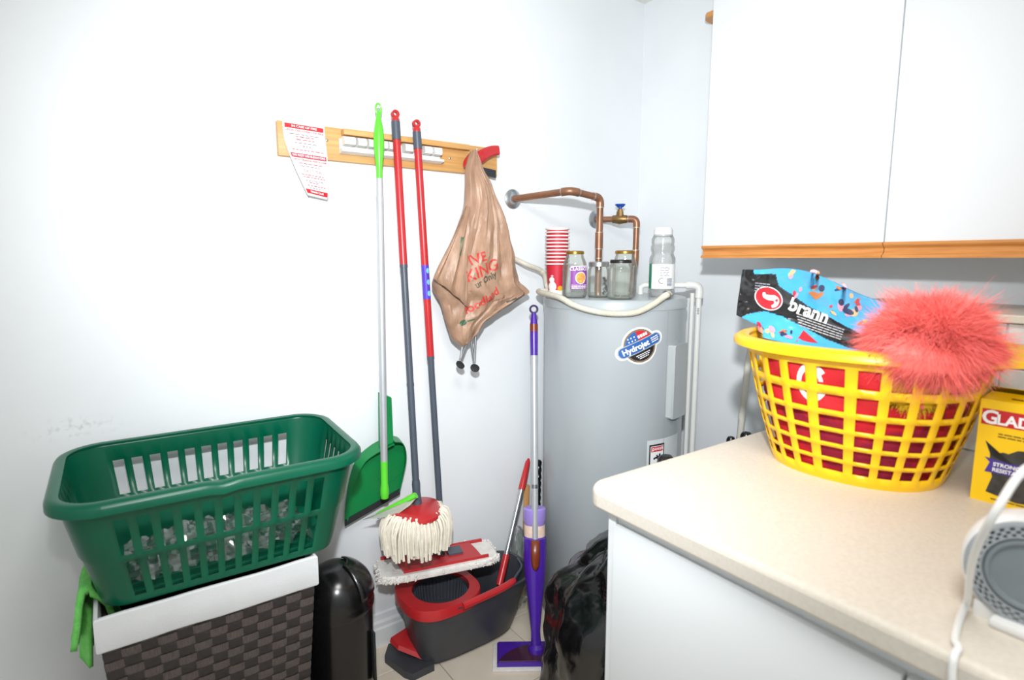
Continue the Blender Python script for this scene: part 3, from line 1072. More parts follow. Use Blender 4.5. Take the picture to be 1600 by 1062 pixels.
hm = thing('laundry_hamper', 'woven dark brown hamper with folded white canvas rim', 'hamper', ((HX0 + HX1) / 2, (HY0 + HY1) / 2, 0))


def hring(z, off=0.0):
    i = hin(z) - off
    return [Vector((HX0 + i, HY0 + i, z)), Vector((HX1 - i, HY0 + i, z)), Vector((HX1 - i, HY1 - i, z)), Vector((HX0 + i, HY1 - i, z))]


obj('core', loft([hring(0.0, -0.006), hring(HZ - 0.03, -0.006), hring(HZ - 0.03, -0.014), hring(0.03, -0.014)]), STRAPD, hm, smooth=False)
lr = [hring(0.551, 0.006), hring(0.556, 0.0085), hring(0.60, 0.006), hring(HZ - 0.003, 0.004), hring(HZ, 0.001), hring(HZ, -0.004), hring(0.5, -0.012)]


def densify(r, n=10):
    o = []
    for i in range(4):
        a, b = r[i], r[(i + 1) % 4]
        for k in range(n):
            t = k / n
            p = lerp(a, b, t)
            o.append(p + Vector((0, 0, 0.004 * fnoise(p, 9, 2.0))))
    return o


obj('canvas_rim', loft([densify(r) for r in lr], True, False, False), LINER, hm, label='white canvas rim folded over the hamper', ang=40)
# straps
zs = [0.004 + 0.0225 * k for k in range(26)]


def face_pt(face, s, z, off):
    r = hring(z, off)
    a, b = {'f': (0, 1), 'r': (1, 2), 'l': (3, 0)}[face]
    return lerp(r[a], r[b], s)


NV = {'f': 13, 'r': 10, 'l': 10}
for face in 'frl':
    nv = NV[face]
    for j in range(len(zs)):                       # bands running across
        z0, z1 = zs[j] + 0.0012, zs[j] + 0.0213
        if z0 > 0.56: continue
        rows = []
        for k in range(nv * 4 + 1):
            s = k / (nv * 4)
            cell = min(nv - 1, int(s * nv))
            ph = (s * nv - cell)
            over = 1 if (cell + j) % 2 == 0 else -1
            o_ = 0.0013 * over * min(1, 2.2 * sin(pi * ph))
            rows.append([face_pt(face, s, z0, o_), face_pt(face, s, (z0 + z1) / 2, o_ + 0.0006), face_pt(face, s, z1, o_)])
        obj('strap', loft(rows, False), STRAPL, hm, ang=60)
    for c in range(nv):                            # bands running up
        s0, s1 = (c + 0.05) / nv, (c + 0.95) / nv
        rows = []
        for k in range(len(zs) * 4 + 1):
            z = zs[0] + (zs[-1] - zs[0]) * k / (len(zs) * 4)
            u = (z - zs[0]) / 0.0225
            j = int(u)
            ph = u - j
            over = -1 if (c + j) % 2 == 0 else 1
            o_ = 0.0013 * over * min(1, 2.2 * sin(pi * ph))
            rows.append([face_pt(face, s0, z, o_), face_pt(face, (s0 + s1) / 2, z, o_ + 0.0004), face_pt(face, s1, z, o_)])
        obj('strap', loft(rows, False), STRAPD, hm, ang=60)

# green cloth over the left rim of the hamper
cy_ = -0.27
cl0 = HX0
cloth = []
prof_c = [(0.036, -0.115), (0.032, -0.06), (0.024, -0.014), (0.011, 0.009), (-0.002, 0.022), (-0.016, 0.017), (-0.023, -0.006), (-0.030, -0.05), (-0.040, -0.10)]


def clothfn(a, b):
    k = b * (len(prof_c) - 1)
    i = min(len(prof_c) - 2, int(k))
    t = k - i
    x = prof_c[i][0] * (1 - t) + prof_c[i + 1][0] * t
    z = prof_c[i][1] * (1 - t) + prof_c[i + 1][1] * t
    y = cy_ - 0.09 + 0.19 * a
    wv = 0.010 * sin(a * 9 + b * 2)
    if x < 0:
        z -= 0.05 * (a - 0.35) * 0.6 - 0.01 * sin(a * 7)
    return (cl0 + x - abs(wv) * 0.5, y + 0.008 * sin(b * 5), HZ + z + 0.003 * sin(a * 13))


cg = grid(clothfn, 16, 32)
gc = thing('green_cloth', 'lime green microfibre cloth draped over the hamper rim', 'cloth', (cl0, cy_, HZ))
obj('fold', cg, GCLOTH, gc, solid=0.012)
cg2 = grid(lambda a, b: (cl0 - 0.012 - 0.018 * sin(a * pi) - 0.010 * b, cy_ - 0.035 + 0.10 * a, HZ - 0.04 - 0.135 * b + 0.012 * sin(a * 6)), 12, 12)
obj('hem', cg2, GCLOTH, gc, solid=0.009)

# ------------------------------------------------------------------ green laundry basket


def rrect(a, b, r, xs, ys, nc=6):
    """rounded rectangle outline; xs, ys = -1..1 stops along the straight sides"""
    o = []
    xs, ys = list(xs), list(ys)
    for t in xs: o.append((t * (a - r), -b))
    for k in range(1, nc):
        an = -pi / 2 + k * pi / 2 / nc
        o.append((a - r + r * cos(an), -b + r + r * sin(an)))
    for t in ys: o.append((a, t * (b - r)))
    for k in range(1, nc):
        an = k * pi / 2 / nc
        o.append((a - r + r * cos(an), b - r + r * sin(an)))
    for t in reversed(xs): o.append((t * (a - r), b))
    for k in range(1, nc):
        an = pi / 2 + k * pi / 2 / nc
        o.append((-a + r + r * cos(an), b - r + r * sin(an)))
    for t in reversed(ys): o.append((-a, t * (b - r)))
    for k in range(1, nc):
        an = pi + k * pi / 2 / nc
        o.append((-a + r + r * cos(an), -b + r + r * sin(an)))
    return o


def stops(n, frac, margin):
    """-1..1 stops for n slots separated by solid bars; returns stops and the set of slot intervals"""
    st = [-1.0]
    sl = set()
    p = 2 * (1 - margin) / n
    for k in range(n):
        c = -1 + margin + p * (k + 0.5)
        sl.add(len(st))
        st += [c - p * frac / 2, c + p * frac / 2]
    st.append(1.0)
    return st, sl


GBH = 0.262
gbM = Matrix.Translation(Vector((-1.774, -0.278, 0.6345))) @ Matrix.Rotation(radians(-0.9), 4, 'Z') @ Matrix.Rotation(radians(2.3), 4, 'X')
gb = thing('laundry_basket', 'dark green slotted plastic laundry basket on the hamper', 'basket', (-1.764, -0.278, 0.633))
xs, sx = stops(11, 0.60, 0.02)
ysr, sy = stops(5, 0.42, 0.22)
nx, ny = len(xs), len(ysr)
levels = [0.0, 0.03, 0.09, 0.44, 0.50, 0.83, 0.97, 1.0]
slotrow = {2, 4}
rings = []
for v in levels:
    e = v ** 0.85
    a = 0.242 + 0.056 * e
    b = 0.141 + 0.049 * e
    if v == 0: a, b = a - 0.012, b - 0.012
    step = 0.003 if v <= 0.47 else 0.0
    rings.append([Vector((x, y, GBH * v)) for x, y in rrect(a - step, b - step, 0.048 + 0.024 * e, xs, ysr)])
n = len(rings[0])
V = [p for r in rings for p in r]
F = []
off1 = nx + 5
off2 = off1 + ny + 5
off3 = off2 + nx + 5
for i in range(len(levels) - 1):
    for j in range(n):
        slot = False
        if i in slotrow:
            if j < nx - 1 and j in sx: slot = True
            if off1 <= j < off1 + ny - 1 and (j - off1) in sy and i == 4: slot = True
            if off2 <= j < off2 + nx - 1 and (nx - 2 - (j - off2)) in sx and i == 4: slot = True
            if off3 <= j < off3 + ny - 1 and (ny - 2 - (j - off3)) in sy and i == 4: slot = True
        if slot: continue
        k = (j + 1) % n
        F.append((i * n + j, i * n + k, (i + 1) * n + k, (i + 1) * n + j))
F.append(tuple(reversed(range(n))))
obj('body', move((V, F), gbM), GREEN, gb, solid=0.003, ang=40, soff=1)
# inner base ribs
for k in range(-3, 4):
    obj('base_rib', move(box((-0.20, k * 0.033 - 0.003, 0.003), (0.20, k * 0.033 + 0.003, 0.008)), gbM), GREEN, gb, smooth=False)
rimp = []
secr = [(-0.003, -0.004), (0.010, -0.004), (0.017, -0.010), (0.019, -0.021), (0.021, -0.021), (0.0205, -0.007), (0.015, 0.001), (0.006, 0.004), (-0.004, 0.002)]
loc = rrect(0.298, 0.190, 0.075, [-1 + k / 20 for k in range(41)], [-1 + k / 5 for k in range(11)], 10)
nloc = len(loc)
rr = []
for j in range(nloc):
    p0, p1 = Vector(loc[j - 1] + (0,)), Vector(loc[(j + 1) % nloc] + (0,))
    d = (p1 - p0).normalized()
    nrm = Vector((d.y, -d.x, 0))
    q = Vector(loc[j] + (GBH,))
    dip = 0.0
    if q.y < 0 and abs(q.x + 0.01) < 0.03:      # dent in the middle of the front rim
        dip = -0.005 * (1 - abs(q.x + 0.01) / 0.03)
    rr.append([q + nrm * a + Vector((0, 0, b + dip)) for a, b in secr])
rr.append(rr[0])
obj('rim', move(loft(rr, True, False, False), gbM), GREEN, gb, ang=50)

# crumpled clear wrap lying in the basket
wg = grid(lambda a, b: (-0.20 + 0.40 * a, -0.10 + 0.20 * b, 0.02 + 0.035 * abs(fnoise((a * 7, b * 4, 1), 1.0)) + 0.03 * abs(fnoise((a * 15, b * 9, 5), 1.0)) + 0.045 * sin(pi * a) * sin(pi * b)), 44, 24)
obj('plastic_wrap', move(wg, gbM), WRAP, None, 'clear crumpled plastic wrap lying inside the green basket', 'plastic wrap', ang=12)

# ------------------------------------------------------------------ swing-top bin
bx, by, br = -1.468, -0.205, 0.104
sb = thing('trash_can', 'glossy black dome-top swing bin behind the hamper', 'bin', (bx, by, 0))
obj('body', lathe([(br * 0.90, 0), (br * 0.93, 0.004), (br * 0.985, 0.33), (br * 0.99, 0.345)], 48, (bx, by, 0)), BLACK, sb)
lid = []
for k in range(13):
    a = k / 12 * pi / 2
    lid.append((max(0.0005, br * 1.015 * cos(a)), 0.362 + 0.110 * sin(a)))
obj('lid', lathe([(br * 1.02, 0.335), (br * 1.03, 0.338), (br * 1.03, 0.352), (br * 1.015, 0.356)] + lid, 48, (bx, by, 0)), BLACK, sb)
flap = []
for k in range(9):
    u = -0.95 + 1.9 * k / 8
    row = []
    for j in range(13):
        ph = radians(8 + 66 * j / 12)
        row.append(Vector((bx, by, 0.362)) + Vector((br * 1.05 * cos(ph) * cos(u - 0.25), br * 1.05 * cos(ph) * sin(u - 0.25), 0.114 * sin(ph))))
    flap.append(row)
obj('swing_flap', loft(flap, False), BLACK, sb, solid=0.003, label='curved swing flap of the bin')
obj('vent_slot', box((bx + br * 0.72, by - 0.085, 0.10), (bx + br * 0.80, by - 0.062, 0.26), 0.004), RUBBER, sb)

# ------------------------------------------------------------------ tan carrier bag with red handled tool on the hook
TANB = M('tan_carrier_plastic', (150, 118, 96), 0.42, rgb2=(182, 148, 124), vscale=20, spec=0.4, bump=0.75, bscale=34, stretch=(1.6, 1.0, 0.55))
lev = [(236, 738, 742), (250, 733, 747), (266, 729.5, 752), (285, 729, 763), (300, 729, 769), (324, 727, 779), (350, 718, 789), (375, 708, 795), (400, 695, 801), (420, 684, 804), (436, 676, 807),
       (449, 680, 810), (462, 688, 824), (470, 691, 815), (482, 694, 797), (495, 697, 775), (508, 701, 756), (522, 706, 747), (534, 719, 737)]
rings = []
NB = 72
for i, (y, xl, xr) in enumerate(lev):
    pl_, pr2 = PY(xl, y, -0.10), PY(xr, y, -0.10)
    c = (pl_ + pr2) / 2
    hw_ = (pr2.x - pl_.x) / 2
    z = c.z
    t = i / (len(lev) - 1)
    dep = 0.012 + 0.050 * sin(pi * min(1, t * 0.95 + 0.03)) ** 0.8
    ring_ = []
    for k in range(NB):
        a = 2 * pi * k / NB
        fold = 0.10 * sin(7 * a + 2.0 * t) + 0.09 * sin(13 * a - 1.5 * t + 1) + 0.05 * sin(23 * a + t * 3)
        fold *= 0.35 + 0.65 * (1 - abs(t - 0.45))
        nz_ = 0.22 * fnoise((cos(a) * 2.2, sin(a) * 2.2, t * 4.5), 1.3, 4)
        x = hw_ * cos(a) * (1 + 0.02 * fold)
        y_ = dep * sin(a) * (1 + fold + nz_) + 0.006 * fnoise((x * 40, t * 14, 0), 1.0, 9) * (sin(a) < 0)
        ring_.append(Vector((c.x + x, -0.10 + y_, z + (0.012 * (cos(a)) * (t > 0.55)) + 0.004 * fnoise((a * 2, t * 6, 2), 1.0))))
    rings.append(ring_)
# resample along the height for a smooth bag
fine = []
for k in range(NB):
    fine.append(spline([r[k] for r in rings], 3))
rings = [[fine[k][i] for k in range(NB)] for i in range(len(fine[0]))]
for i, r in enumerate(rings):
    t = i / (len(rings) - 1)
    for k in range(NB):
        p = r[k]
        cr = noise.turbulence(Vector((p.x * 26, p.z * 14, 3.0)), 3, True) * 0.012 * min(1, t * 2)
        if p.y < -0.10: p.y -= cr
tg = loft(rings)
cbag = thing('carrier_bag', 'tan plastic carrier bag hanging from the rack hook', 'bag', (rings[-1][0].x, -0.1, rings[-1][0].z))
obj('bag', tg, TANB, cbag, ang=25)
# gathered handle loop at lower left
lp = []
for i in range(9):
    t = i / 8
    row = []
    for j in range(15):
        s = j / 14
        q = PY(728 - 52 * t ** 1.1 + 0, 322 + 112 * t, -0.155)
        q2 = PY(733 - 2 * t, 325 + 155 * t, -0.165)
        p = lerp(q, q2, s)
        p.y += -0.012 * sin(pi * s) - 0.005 * sin(s * 17 + t * 2) - 0.003 * sin(31 * s)
        row.append(p)
    lp.append(row)
obj('side_flap', loft(lp, False), TANB, cbag, solid=0.001, label='loose gathered side of the bag')
tt = bvh(join(tg))
ang_t = radians(28)
for s, size, px_, col, rot in (('IVE', 0.044, (748, 404), PRINTR, 0.30), ('KING', 0.054, (755, 423), PRINTR, 0.36), ('ur Only', 0.030, (760, 437), PRINTK, 0.42), ('foodland', 0.040, (758, 470), PRINTR, 0.5)):
    g = rot2d(text2d(s, size, bold=0.0007, sub=1), rot)
    c = PY(px_[0], px_[1], -0.17)
    obj('lettering', decal(g, c, (1, 0, 0), (0, 0, 1), (0, -1, 0), tt, 0.0016, 0.2), M('faded_red_print', (206, 62, 54), 0.5) if col is PRINTR else M('faded_dark_print', (84, 84, 72), 0.5), cbag, smooth=False)
obj('printed_mark', decal(rot2d(rect2d(-0.006, -0.03, 0.006, 0.03, 2, 8), -0.2), PY(723, 385, -0.18), (1, 0, 0), (0, 0, 1), (0, -1, 0), bvh(loft(lp, False)), 0.0025, 0.2), M('faded_green_print', (70, 104, 76), 0.5), cbag)
obj('printed_mark', decal(rot2d(rect2d(-0.02, -0.003, 0.02, 0.003, 6, 1), 0.35), PY(802, 469, -0.16), (1, 0, 0), (0, 0, 1), (0, -1, 0), tt, 0.0016, 0.2), M('faded_dark_print', (84, 84, 72), 0.5), cbag)
obj('printed_mark', decal(rot2d(join(disc2d(0, 0, 0.012, 0.010), rect2d(0.014, -0.002, 0.04, 0.003, 4, 1)), 0.3), PY(729, 505, -0.16), (1, 0, 0), (0, 0, 1), (0, -1, 0), tt, 0.0016, 0.2), M('faded_green_print', (70, 104, 76), 0.5), cbag)

tl_ = thing('hand_tool', 'red curved tool handle with black bar hanging behind the tan bag', 'tool', PY(750, 250, -0.04))
path = [PY(x, y, -0.052) for x, y in ((729, 262), (730, 256), (738, 248), (748, 246), (758, 240), (768, 236), (778, 235))]
wdt = [0.006, 0.014, 0.019, 0.021, 0.019, 0.0175, 0.016]
pp = spline(path, 4)
ww = [wdt[min(len(wdt) - 1, int(i / 4))] * (1 - (i / 4 % 1)) + wdt[min(len(wdt) - 1, int(i / 4) + 1)] * (i / 4 % 1) for i in range(len(pp))]
rows = []
for i, p in enumerate(pp):
    d = (pp[min(i + 1, len(pp) - 1)] - pp[max(i - 1, 0)]).normalized()
    nrm = Vector((-d.z, 0, d.x))
    rows.append([p + nrm * ww[i] + Vector((0, y_, 0)) for y_ in (0.006, -0.006)] + [p + nrm * ww[i] * 0.7 + Vector((0, -0.011, 0)), p - nrm * ww[i] * 0.7 + Vector((0, -0.011, 0))] + [p - nrm * ww[i] + Vector((0, y_, 0)) for y_ in (-0.006, 0.006)])
obj('handle', loft(rows), RED, tl_, ang=40)
obj('bar', prism([PY(x, y, -0.050) for x, y in ((745, 259), (775, 266), (775, 278), (745, 268))], (0, 0.008, 0)), M('black_tool_bar', (36, 40, 46), 0.5), tl_, smooth=False, label='black bar of the tool')

sp = thing('wire_hooks', 'pair of grey wire loops with black discs poking out of the bag', 'hooks', PY(730, 575, -0.1))
for (ax_, ay_), (bx_, by_), (cx_, cy2), (dx_, dy_) in (((724, 528), (719, 563), (732, 528), (719, 570)), ((735, 525), (741, 566), (743, 522), (742, 575))):
    c = PY(dx_, dy_, -0.105)
    obj('wire', tube([PY(ax_, ay_, -0.10), PY(bx_, by_, -0.105)], 0.004, 8), M('galvanised_wire', (150, 154, 156), 0.4, metal=0.7), sp)
    obj('wire', tube([PY(cx_, cy2, -0.10), PY(bx_, by_ - 1, -0.105)], 0.0045, 8), MATS['galvanised_wire'], sp)
    obj('disc', lathe([(0.0125, -0.004), (0.016, -0.002), (0.0165, 0.003), (0.012, 0.006)], 20, c, (0.25 if dx_ < 730 else -0.1, -0.65, 0.72)), RUBBER, sp, label='black rubber disc')

# ------------------------------------------------------------------ water heater
TCX, TCY, TR, TZ = -0.425, -0.285, 0.258, 1.225
th = thing('water_heater', 'tall grey cylindrical electric water heater in the corner', 'water heater', (TCX, TCY, 0))
obj('jacket', lathe([(TR - 0.004, 0.0), (TR, 0.004), (TR, TZ - 0.034)], 96, (TCX, TCY, 0)), TANK, th, ang=50)
obj('top_cap', lathe([(TR, TZ - 0.036), (TR + 0.0025, TZ - 0.035), (TR + 0.0025, TZ - 0.008), (TR - 0.003, TZ - 0.001), (TR - 0.012, TZ), (0.001, TZ)], 96, (TCX, TCY, 0)), TANK, th, ang=60)
tankg = lathe([(TR, 0.0), (TR, TZ)], 160, (TCX, TCY, 0))
ttree = bvh(tankg)


def tank_az(px_, py_):
    """point on the jacket under a photo pixel"""
    d = ray(px_, py_).normalized()
    h = ttree.ray_cast(CAM, d, 10)
    return h[0]


def onTank(g, c, off=0.0008):
    """wrap flat print round the jacket: x round, y up"""
    a0_ = atan2(c.y - TCY, c.x - TCX)
    V = []
    for p in g[0]:
        a = a0_ + p.x / TR
        V.append(Vector((TCX + (TR + off) * cos(a), TCY + (TR + off) * sin(a), c.z + p.y)))
    return V, g[1]


# access panel
c = tank_az(1056, 592)
pan = []
zt_, zb_ = tank_az(1053, 538).z, tank_az(1053, 650).z
for z, s in ((zb_, 0.90), (zb_ + 0.006, 1.0), (zt_ - 0.006, 1.0), (zt_, 0.9)):
    pan.append([(x * s, z, d) for x, d in ((-0.054, 0.0), (-0.050, 0.016), (-0.042, 0.021), (0.042, 0.021), (0.050, 0.016), (0.054, 0.0))])
rows = []
for r in pan:
    row = []
    for x, z, d in r:
        a = atan2(c.y - TCY, c.x - TCX) + x / TR
        row.append(Vector((TCX + (TR + d) * cos(a), TCY + (TR + d) * sin(a), z)))
    rows.append(row)
obj('access_panel', loft(rows), TANKP, th, ang=25, label='raised grey access panel')
obj('panel_screw', lathe([(0.004, 0), (0.003, 0.002)], 10, tank_az(1055, 528)), CHROME, th)
obj('seam', onTank(rect2d(-0.001, 0, 0.001, TZ - 0.04, 1, 1), tank_az(1040, 590) * 1.0 - Vector((0, 0, tank_az(1040, 590).z)), 0.0009), M('seam_grey', (160, 164, 166), 0.5), th)
# brand sticker
c = tank_az(1000, 540)
AN = radians(24)


def stk(g, dx=0, dy=0, off=0.0008):
    return onTank(rot2d(g, AN, dx, dy), c, off)


STW = M('sticker_white', (240, 240, 236), 0.35)
S_ = 0.9


def pill(hx, hy, n=14):
    pts = [(hx + hy * cos(a), hy * sin(a)) for a in [-pi / 2 + pi * k / n for k in range(n + 1)]] + [(-hx - hy * cos(a), hy * sin(a)) for a in [pi / 2 - pi * k / n for k in range(n + 1)]]
    V = [Vector((0, 0, 0))] + [Vector((x, y, 0)) for x, y in pts]
    m_ = len(pts)
    return V, [(0, 1 + i, 1 + (i + 1) % m_) for i in range(m_)]


def patch(test, x0, y0, x1, y1, h=0.0014):
    """flat print area cut from a fine mesh so that it can follow the round jacket"""
    nx_, ny_ = int((x1 - x0) / h), int((y1 - y0) / h)
    V, F = grid(lambda a, b: (x0 + (x1 - x0) * a, y0 + (y1 - y0) * b, 0), nx_, ny_)
    F = [f_ for f_ in F if test(sum(V[i].x for i in f_) / 4, sum(V[i].y for i in f_) / 4)]
    used = sorted({i for f_ in F for i in f_})
    mp_ = {i: k for k, i in enumerate(used)}
    return [V[i] for i in used], [tuple(mp_[i] for i in f_) for f_ in F]


def inpill(x, y, hx, hy):
    dx = max(0, abs(x) - hx)
    return dx * dx + y * y < hy * hy


def shape(test, r=0.095):
    return patch(test, -r, -r * 0.72, r, r * 0.72)


hyp = math.hypot
obj('sticker', stk(shape(lambda x, y: hyp(x, y) < 0.062 or inpill(x, y, 0.064, 0.024))), STW, th, label='round tank brand sticker')
obj('sticker_ring', stk(shape(lambda x, y: hyp(x, y) < 0.056), 0, 0, 0.0012), M('sticker_tan', (130, 112, 92), 0.4), th)
obj('sticker_field', stk(shape(lambda x, y: hyp(x, y) < 0.050 and y > 0 and x <= 0.002), 0, 0, 0.0016), PRINTB, th)
obj('sticker_field', stk(shape(lambda x, y: hyp(x, y) < 0.050 and y > 0 and x > 0.002), 0, 0, 0.0016), PRINTR, th)
obj('sticker_field', stk(shape(lambda x, y: hyp(x, y) < 0.050 and y < 0), 0, 0, 0.0016), PRINTK, th)
obj('sticker_stars', stk(join(*[disc2d(-0.030 + 0.011 * (k % 3), 0.025 + 0.011 * (k // 3), 0.0026, 0.0026, 8, 1) for k in range(6)]), 0, 0, 0.0022), PRINTW, th)
obj('sticker_stroke', stk(rot2d(dashes(0.0, 0.034, 0, 0.010, 3, 0.006, 0.009, 0.002), 0.0, 0.003, 0.030), 0, 0, 0.0023), PRINTW, th)
for k in range(3):
    obj('small_print', stk(dashes(-0.026 + k * 0.004, 0.026 - k * 0.004, -0.028 - k * 0.006, 0.0028, k, 0.005, 0.01, 0.0015), 0, 0, 0.0021), PRINTW, th)
obj('sticker_band', stk(shape(lambda x, y: inpill(x, y, 0.061, 0.0195)), 0, 0, 0.0024), M('sticker_silver', (176, 180, 184), 0.35), th)
obj('sticker_band', stk(shape(lambda x, y: inpill(x, y, 0.060, 0.0165)), 0, 0, 0.0027), PRINTB, th)
obj('lettering', stk(rot2d(text2d('Hydrojet', 0.0265, bold=0.0010, sub=1), 0, -0.016, -0.001), 0, 0, 0.0031), PRINTW, th, smooth=False)
for k in range(3):
    obj('small_print', stk(dashes(0.042, 0.072, 0.007 - k * 0.007, 0.0035, k + 7, 0.006, 0.012, 0.0015), 0, 0, 0.0031), PRINTW, th)
# danger label
c2 = tank_az(1024, 700)
obj('rating_label', onTank(rect2d(-0.035, -0.20, 0.13, 0.030, 14, 4), c2, 0.0008), M('pale_label', (206, 212, 214), 0.4), th, label='pale rating label')
obj('warning_label', onTank(rect2d(-0.026, -0.18, 0.040, 0.014, 8, 4), c2, 0.0013), PRINTK, th, label='danger warning label')
obj('warning_label', onTank(rect2d(-0.021, -0.17, 0.035, 0.008, 8, 4), c2, 0.0017), PAPER, th)
obj('warning_label', onTank(rect2d(-0.019, -0.012, 0.033, 0.006, 8, 1), c2, 0.0021), PRINTR, th)
obj('lettering', onTank(rot2d(text2d('DANGER', 0.0125, bold=0.0003), 0, 0.010, -0.003), c2, 0.0025), PRINTW, th, smooth=False)
obj('warning_symbol', onTank(([Vector((-0.016, -0.009, 0)), Vector((-0.009, -0.009, 0)), Vector((-0.0125, -0.001, 0))], [(0, 1, 2)]), c2, 0.0025), PRINTW, th)
obj('pictogram', onTank(rot2d(join(disc2d(-0.012, -0.034, 0.004, 0.004), rect2d(-0.010, -0.036, 0.012, -0.030, 4, 1), rect2d(-0.002, -0.040, 0.004, -0.024, 1, 3), disc2d(0.013, -0.029, 0.004, 0.006)), 0.2, 0, 0), c2, 0.0025), PRINTK, th)

# ------------------------------------------------------------------ copper pipes


def pipe_with_elbows(pts, r, name, t, rad=0.022):
    """straight copper runs joined by swept elbows"""
    pts = [Vector(p) for p in pts]
    path = [pts[0]]
    for i in range(1, len(pts) - 1):
        a, b, c_ = pts[i - 1], pts[i], pts[i + 1]
        d0, d1 = (a - b).normalized(), (c_ - b).normalized()
        p0, p1 = b + d0 * rad, b + d1 * rad
        path.append(p0)
        for k in range(1, 8):
            s = k / 8
            path.append((1 - s) ** 2 * p0 + 2 * s * (1 - s) * b + s * s * p1)
        path.append(p1)
        obj('elbow', tube([p0 + d0 * 0.012] + [(1 - s) ** 2 * p0 + 2 * s * (1 - s) * b + s * s * p1 for s in [k / 8 for k in range(9)]] + [p1 + d1 * 0.012], r * 1.18, 14), COPPER, t)
        for p, d in ((p0, d0), (p1, d1)):
            obj('solder_ring', tube([p + d * 0.011, p + d * 0.014], r * 1.22, 14), SOLDER, t)
    path.append(pts[-1])
    obj(name, tube(path, r, 14), COPPER, t)


p1 = thing('copper_pipe', 'copper pipe with two elbows from wall flange to heater top', 'pipe', (-0.44, -0.22, TZ))
A = PY(801, 311, 0.0)
B = PY(892, 298, -0.22)
Cc = PY(938, 307, -0.222)
pipe_with_elbows([A, (B.x, -0.22, B.z), (Cc.x, -0.222, Cc.z - 0.005), (Cc.x - 0.003, -0.222, TZ)], 0.0125, 'pipe', p1)
obj('wall_flange', lathe([(0.037, 0.0), (0.036, 0.003), (0.030, 0.006), (0.018, 0.010), (0.014, 0.010)], 32, (A.x, 0, A.z), (0, -1, 0)), CHROME, p1, label='chrome wall flange')
obj('coupling', tube([(Cc.x - 0.002, -0.222, 1.395), (Cc.x - 0.002, -0.222, 1.455)], 0.0148, 14), COPPER, p1)
for z in (1.395, 1.455, 1.36):
    obj('solder_ring', tube([(Cc.x - 0.002, -0.222, z), (Cc.x - 0.002, -0.222, z + 0.0025)], 0.0152, 14), SOLDER, p1)
p2 = thing('copper_pipe', 'short copper pipe with a blue stop valve above the heater', 'pipe', (-0.26, -0.14, TZ))
A2 = PY(930, 343, 0.0)
B2 = PY(995, 342, -0.145)
pipe_with_elbows([A2, (B2.x, -0.145, B2.z), (B2.x - 0.004, -0.147, 1.36), (B2.x - 0.03, -0.155, TZ)], 0.0122, 'pipe', p2)
obj('wall_flange', lathe([(0.037, 0.0), (0.036, 0.003), (0.030, 0.006), (0.018, 0.010), (0.014, 0.010)], 32, (A2.x, 0, A2.z), (0, -1, 0)), CHROME, p2, label='chrome wall flange')
vc = lerp(A2, (B2.x, -0.145, B2.z), 0.60)
vd = (Vector((B2.x, -0.145, B2.z)) - A2).normalized()
obj('valve_body', join(tube([vc - vd * 0.030, vc - vd * 0.018, vc, vc + vd * 0.018, vc + vd * 0.030], [0.016, 0.017, 0.021, 0.017, 0.016], 12), tube([vc, vc + Vector((0, 0, 0.032))], [0.017, 0.014], 10)), BRASS, p2)
obj('valve_stem', tube([vc + Vector((0, 0, 0.030)), vc + Vector((0, 0, 0.040)), vc + Vector((0, 0, 0.041)), vc + Vector((0, 0, 0.056))], [0.011, 0.011, 0.005, 0.005], 10), BRASS, p2)
wz = vc + Vector((0, 0, 0.054))
hwl = [wz + Vector((0.019 * (1 + 0.12 * cos(4 * a)) * cos(a), 0.019 * (1 + 0.12 * cos(4 * a)) * sin(a), 0.004)) for a in [2 * pi * k / 28 for k in range(28)]]
vh = obj('valve_handle', join(tube(hwl, 0.0035, 8, closed=True), tube([wz - Vector((0.018, 0, 0)), wz + Vector((0, 0, -0.006)), wz + Vector((0.018, 0, 0))], 0.004, 8), tube([wz - Vector((0, 0.018, 0)), wz + Vector((0, 0, -0.006)), wz + Vector((0, 0.018, 0))], 0.004, 8), lathe([(0.007, -0.012), (0.008, 0.0), (0.006, 0.004)], 12, wz)), BLUEM, p2, label='blue round valve handle')

# ------------------------------------------------------------------ white discharge pipe beside the heater
dpz = 1.262
az = (1.332, 1.0)
k_ = 1.345
dx_, dy_ = CAM.x + az[0] * k_, CAM.y + az[1] * k_
wp = thing('discharge_pipe', 'white plastic pipe with elbow running down beside the heater', 'pipe', (dx_, dy_, 0))
sx_, sy_ = TCX + 0.12, TCY - 0.02
obj('pipe', tube([(sx_, sy_, TZ + 0.002), (sx_, sy_, dpz - 0.01), (sx_ + 0.01, sy_ - 0.01, dpz), (dx_, dy_, dpz)], 0.0105, 14), PVC, wp)
obj('elbow', tube(spline([lerp((dx_, dy_, dpz), (sx_, sy_, dpz), 0.22), lerp((dx_, dy_, dpz), (sx_, sy_, dpz), 0.08), (dx_, dy_, dpz - 0.012), (dx_, dy_, dpz - 0.045)], 5), 0.0148, 14), PVC, wp)
obj('pipe', tube([(dx_, dy_, dpz - 0.03), (dx_, dy_, 0.06)], 0.0105, 14), PVC, wp)
nr = (Vector((CAM.x, CAM.y, 0)) - Vector((dx_, dy_, 0))).normalized()
pg = tube([(dx_, dy_, dpz - 0.115), (dx_, dy_, dpz - 0.06)], 0.0105, 24)
obj('pipe_print', decal(join(*[rect2d(-0.004, -0.02 + k * 0.006, 0.004, -0.0165 + k * 0.006, 3, 1) for k in range(4)]), (dx_, dy_, dpz - 0.085), (RT.x, RT.y, 0), (0, 0, 1), nr, bvh(pg), 0.0005), PRINTG, wp)
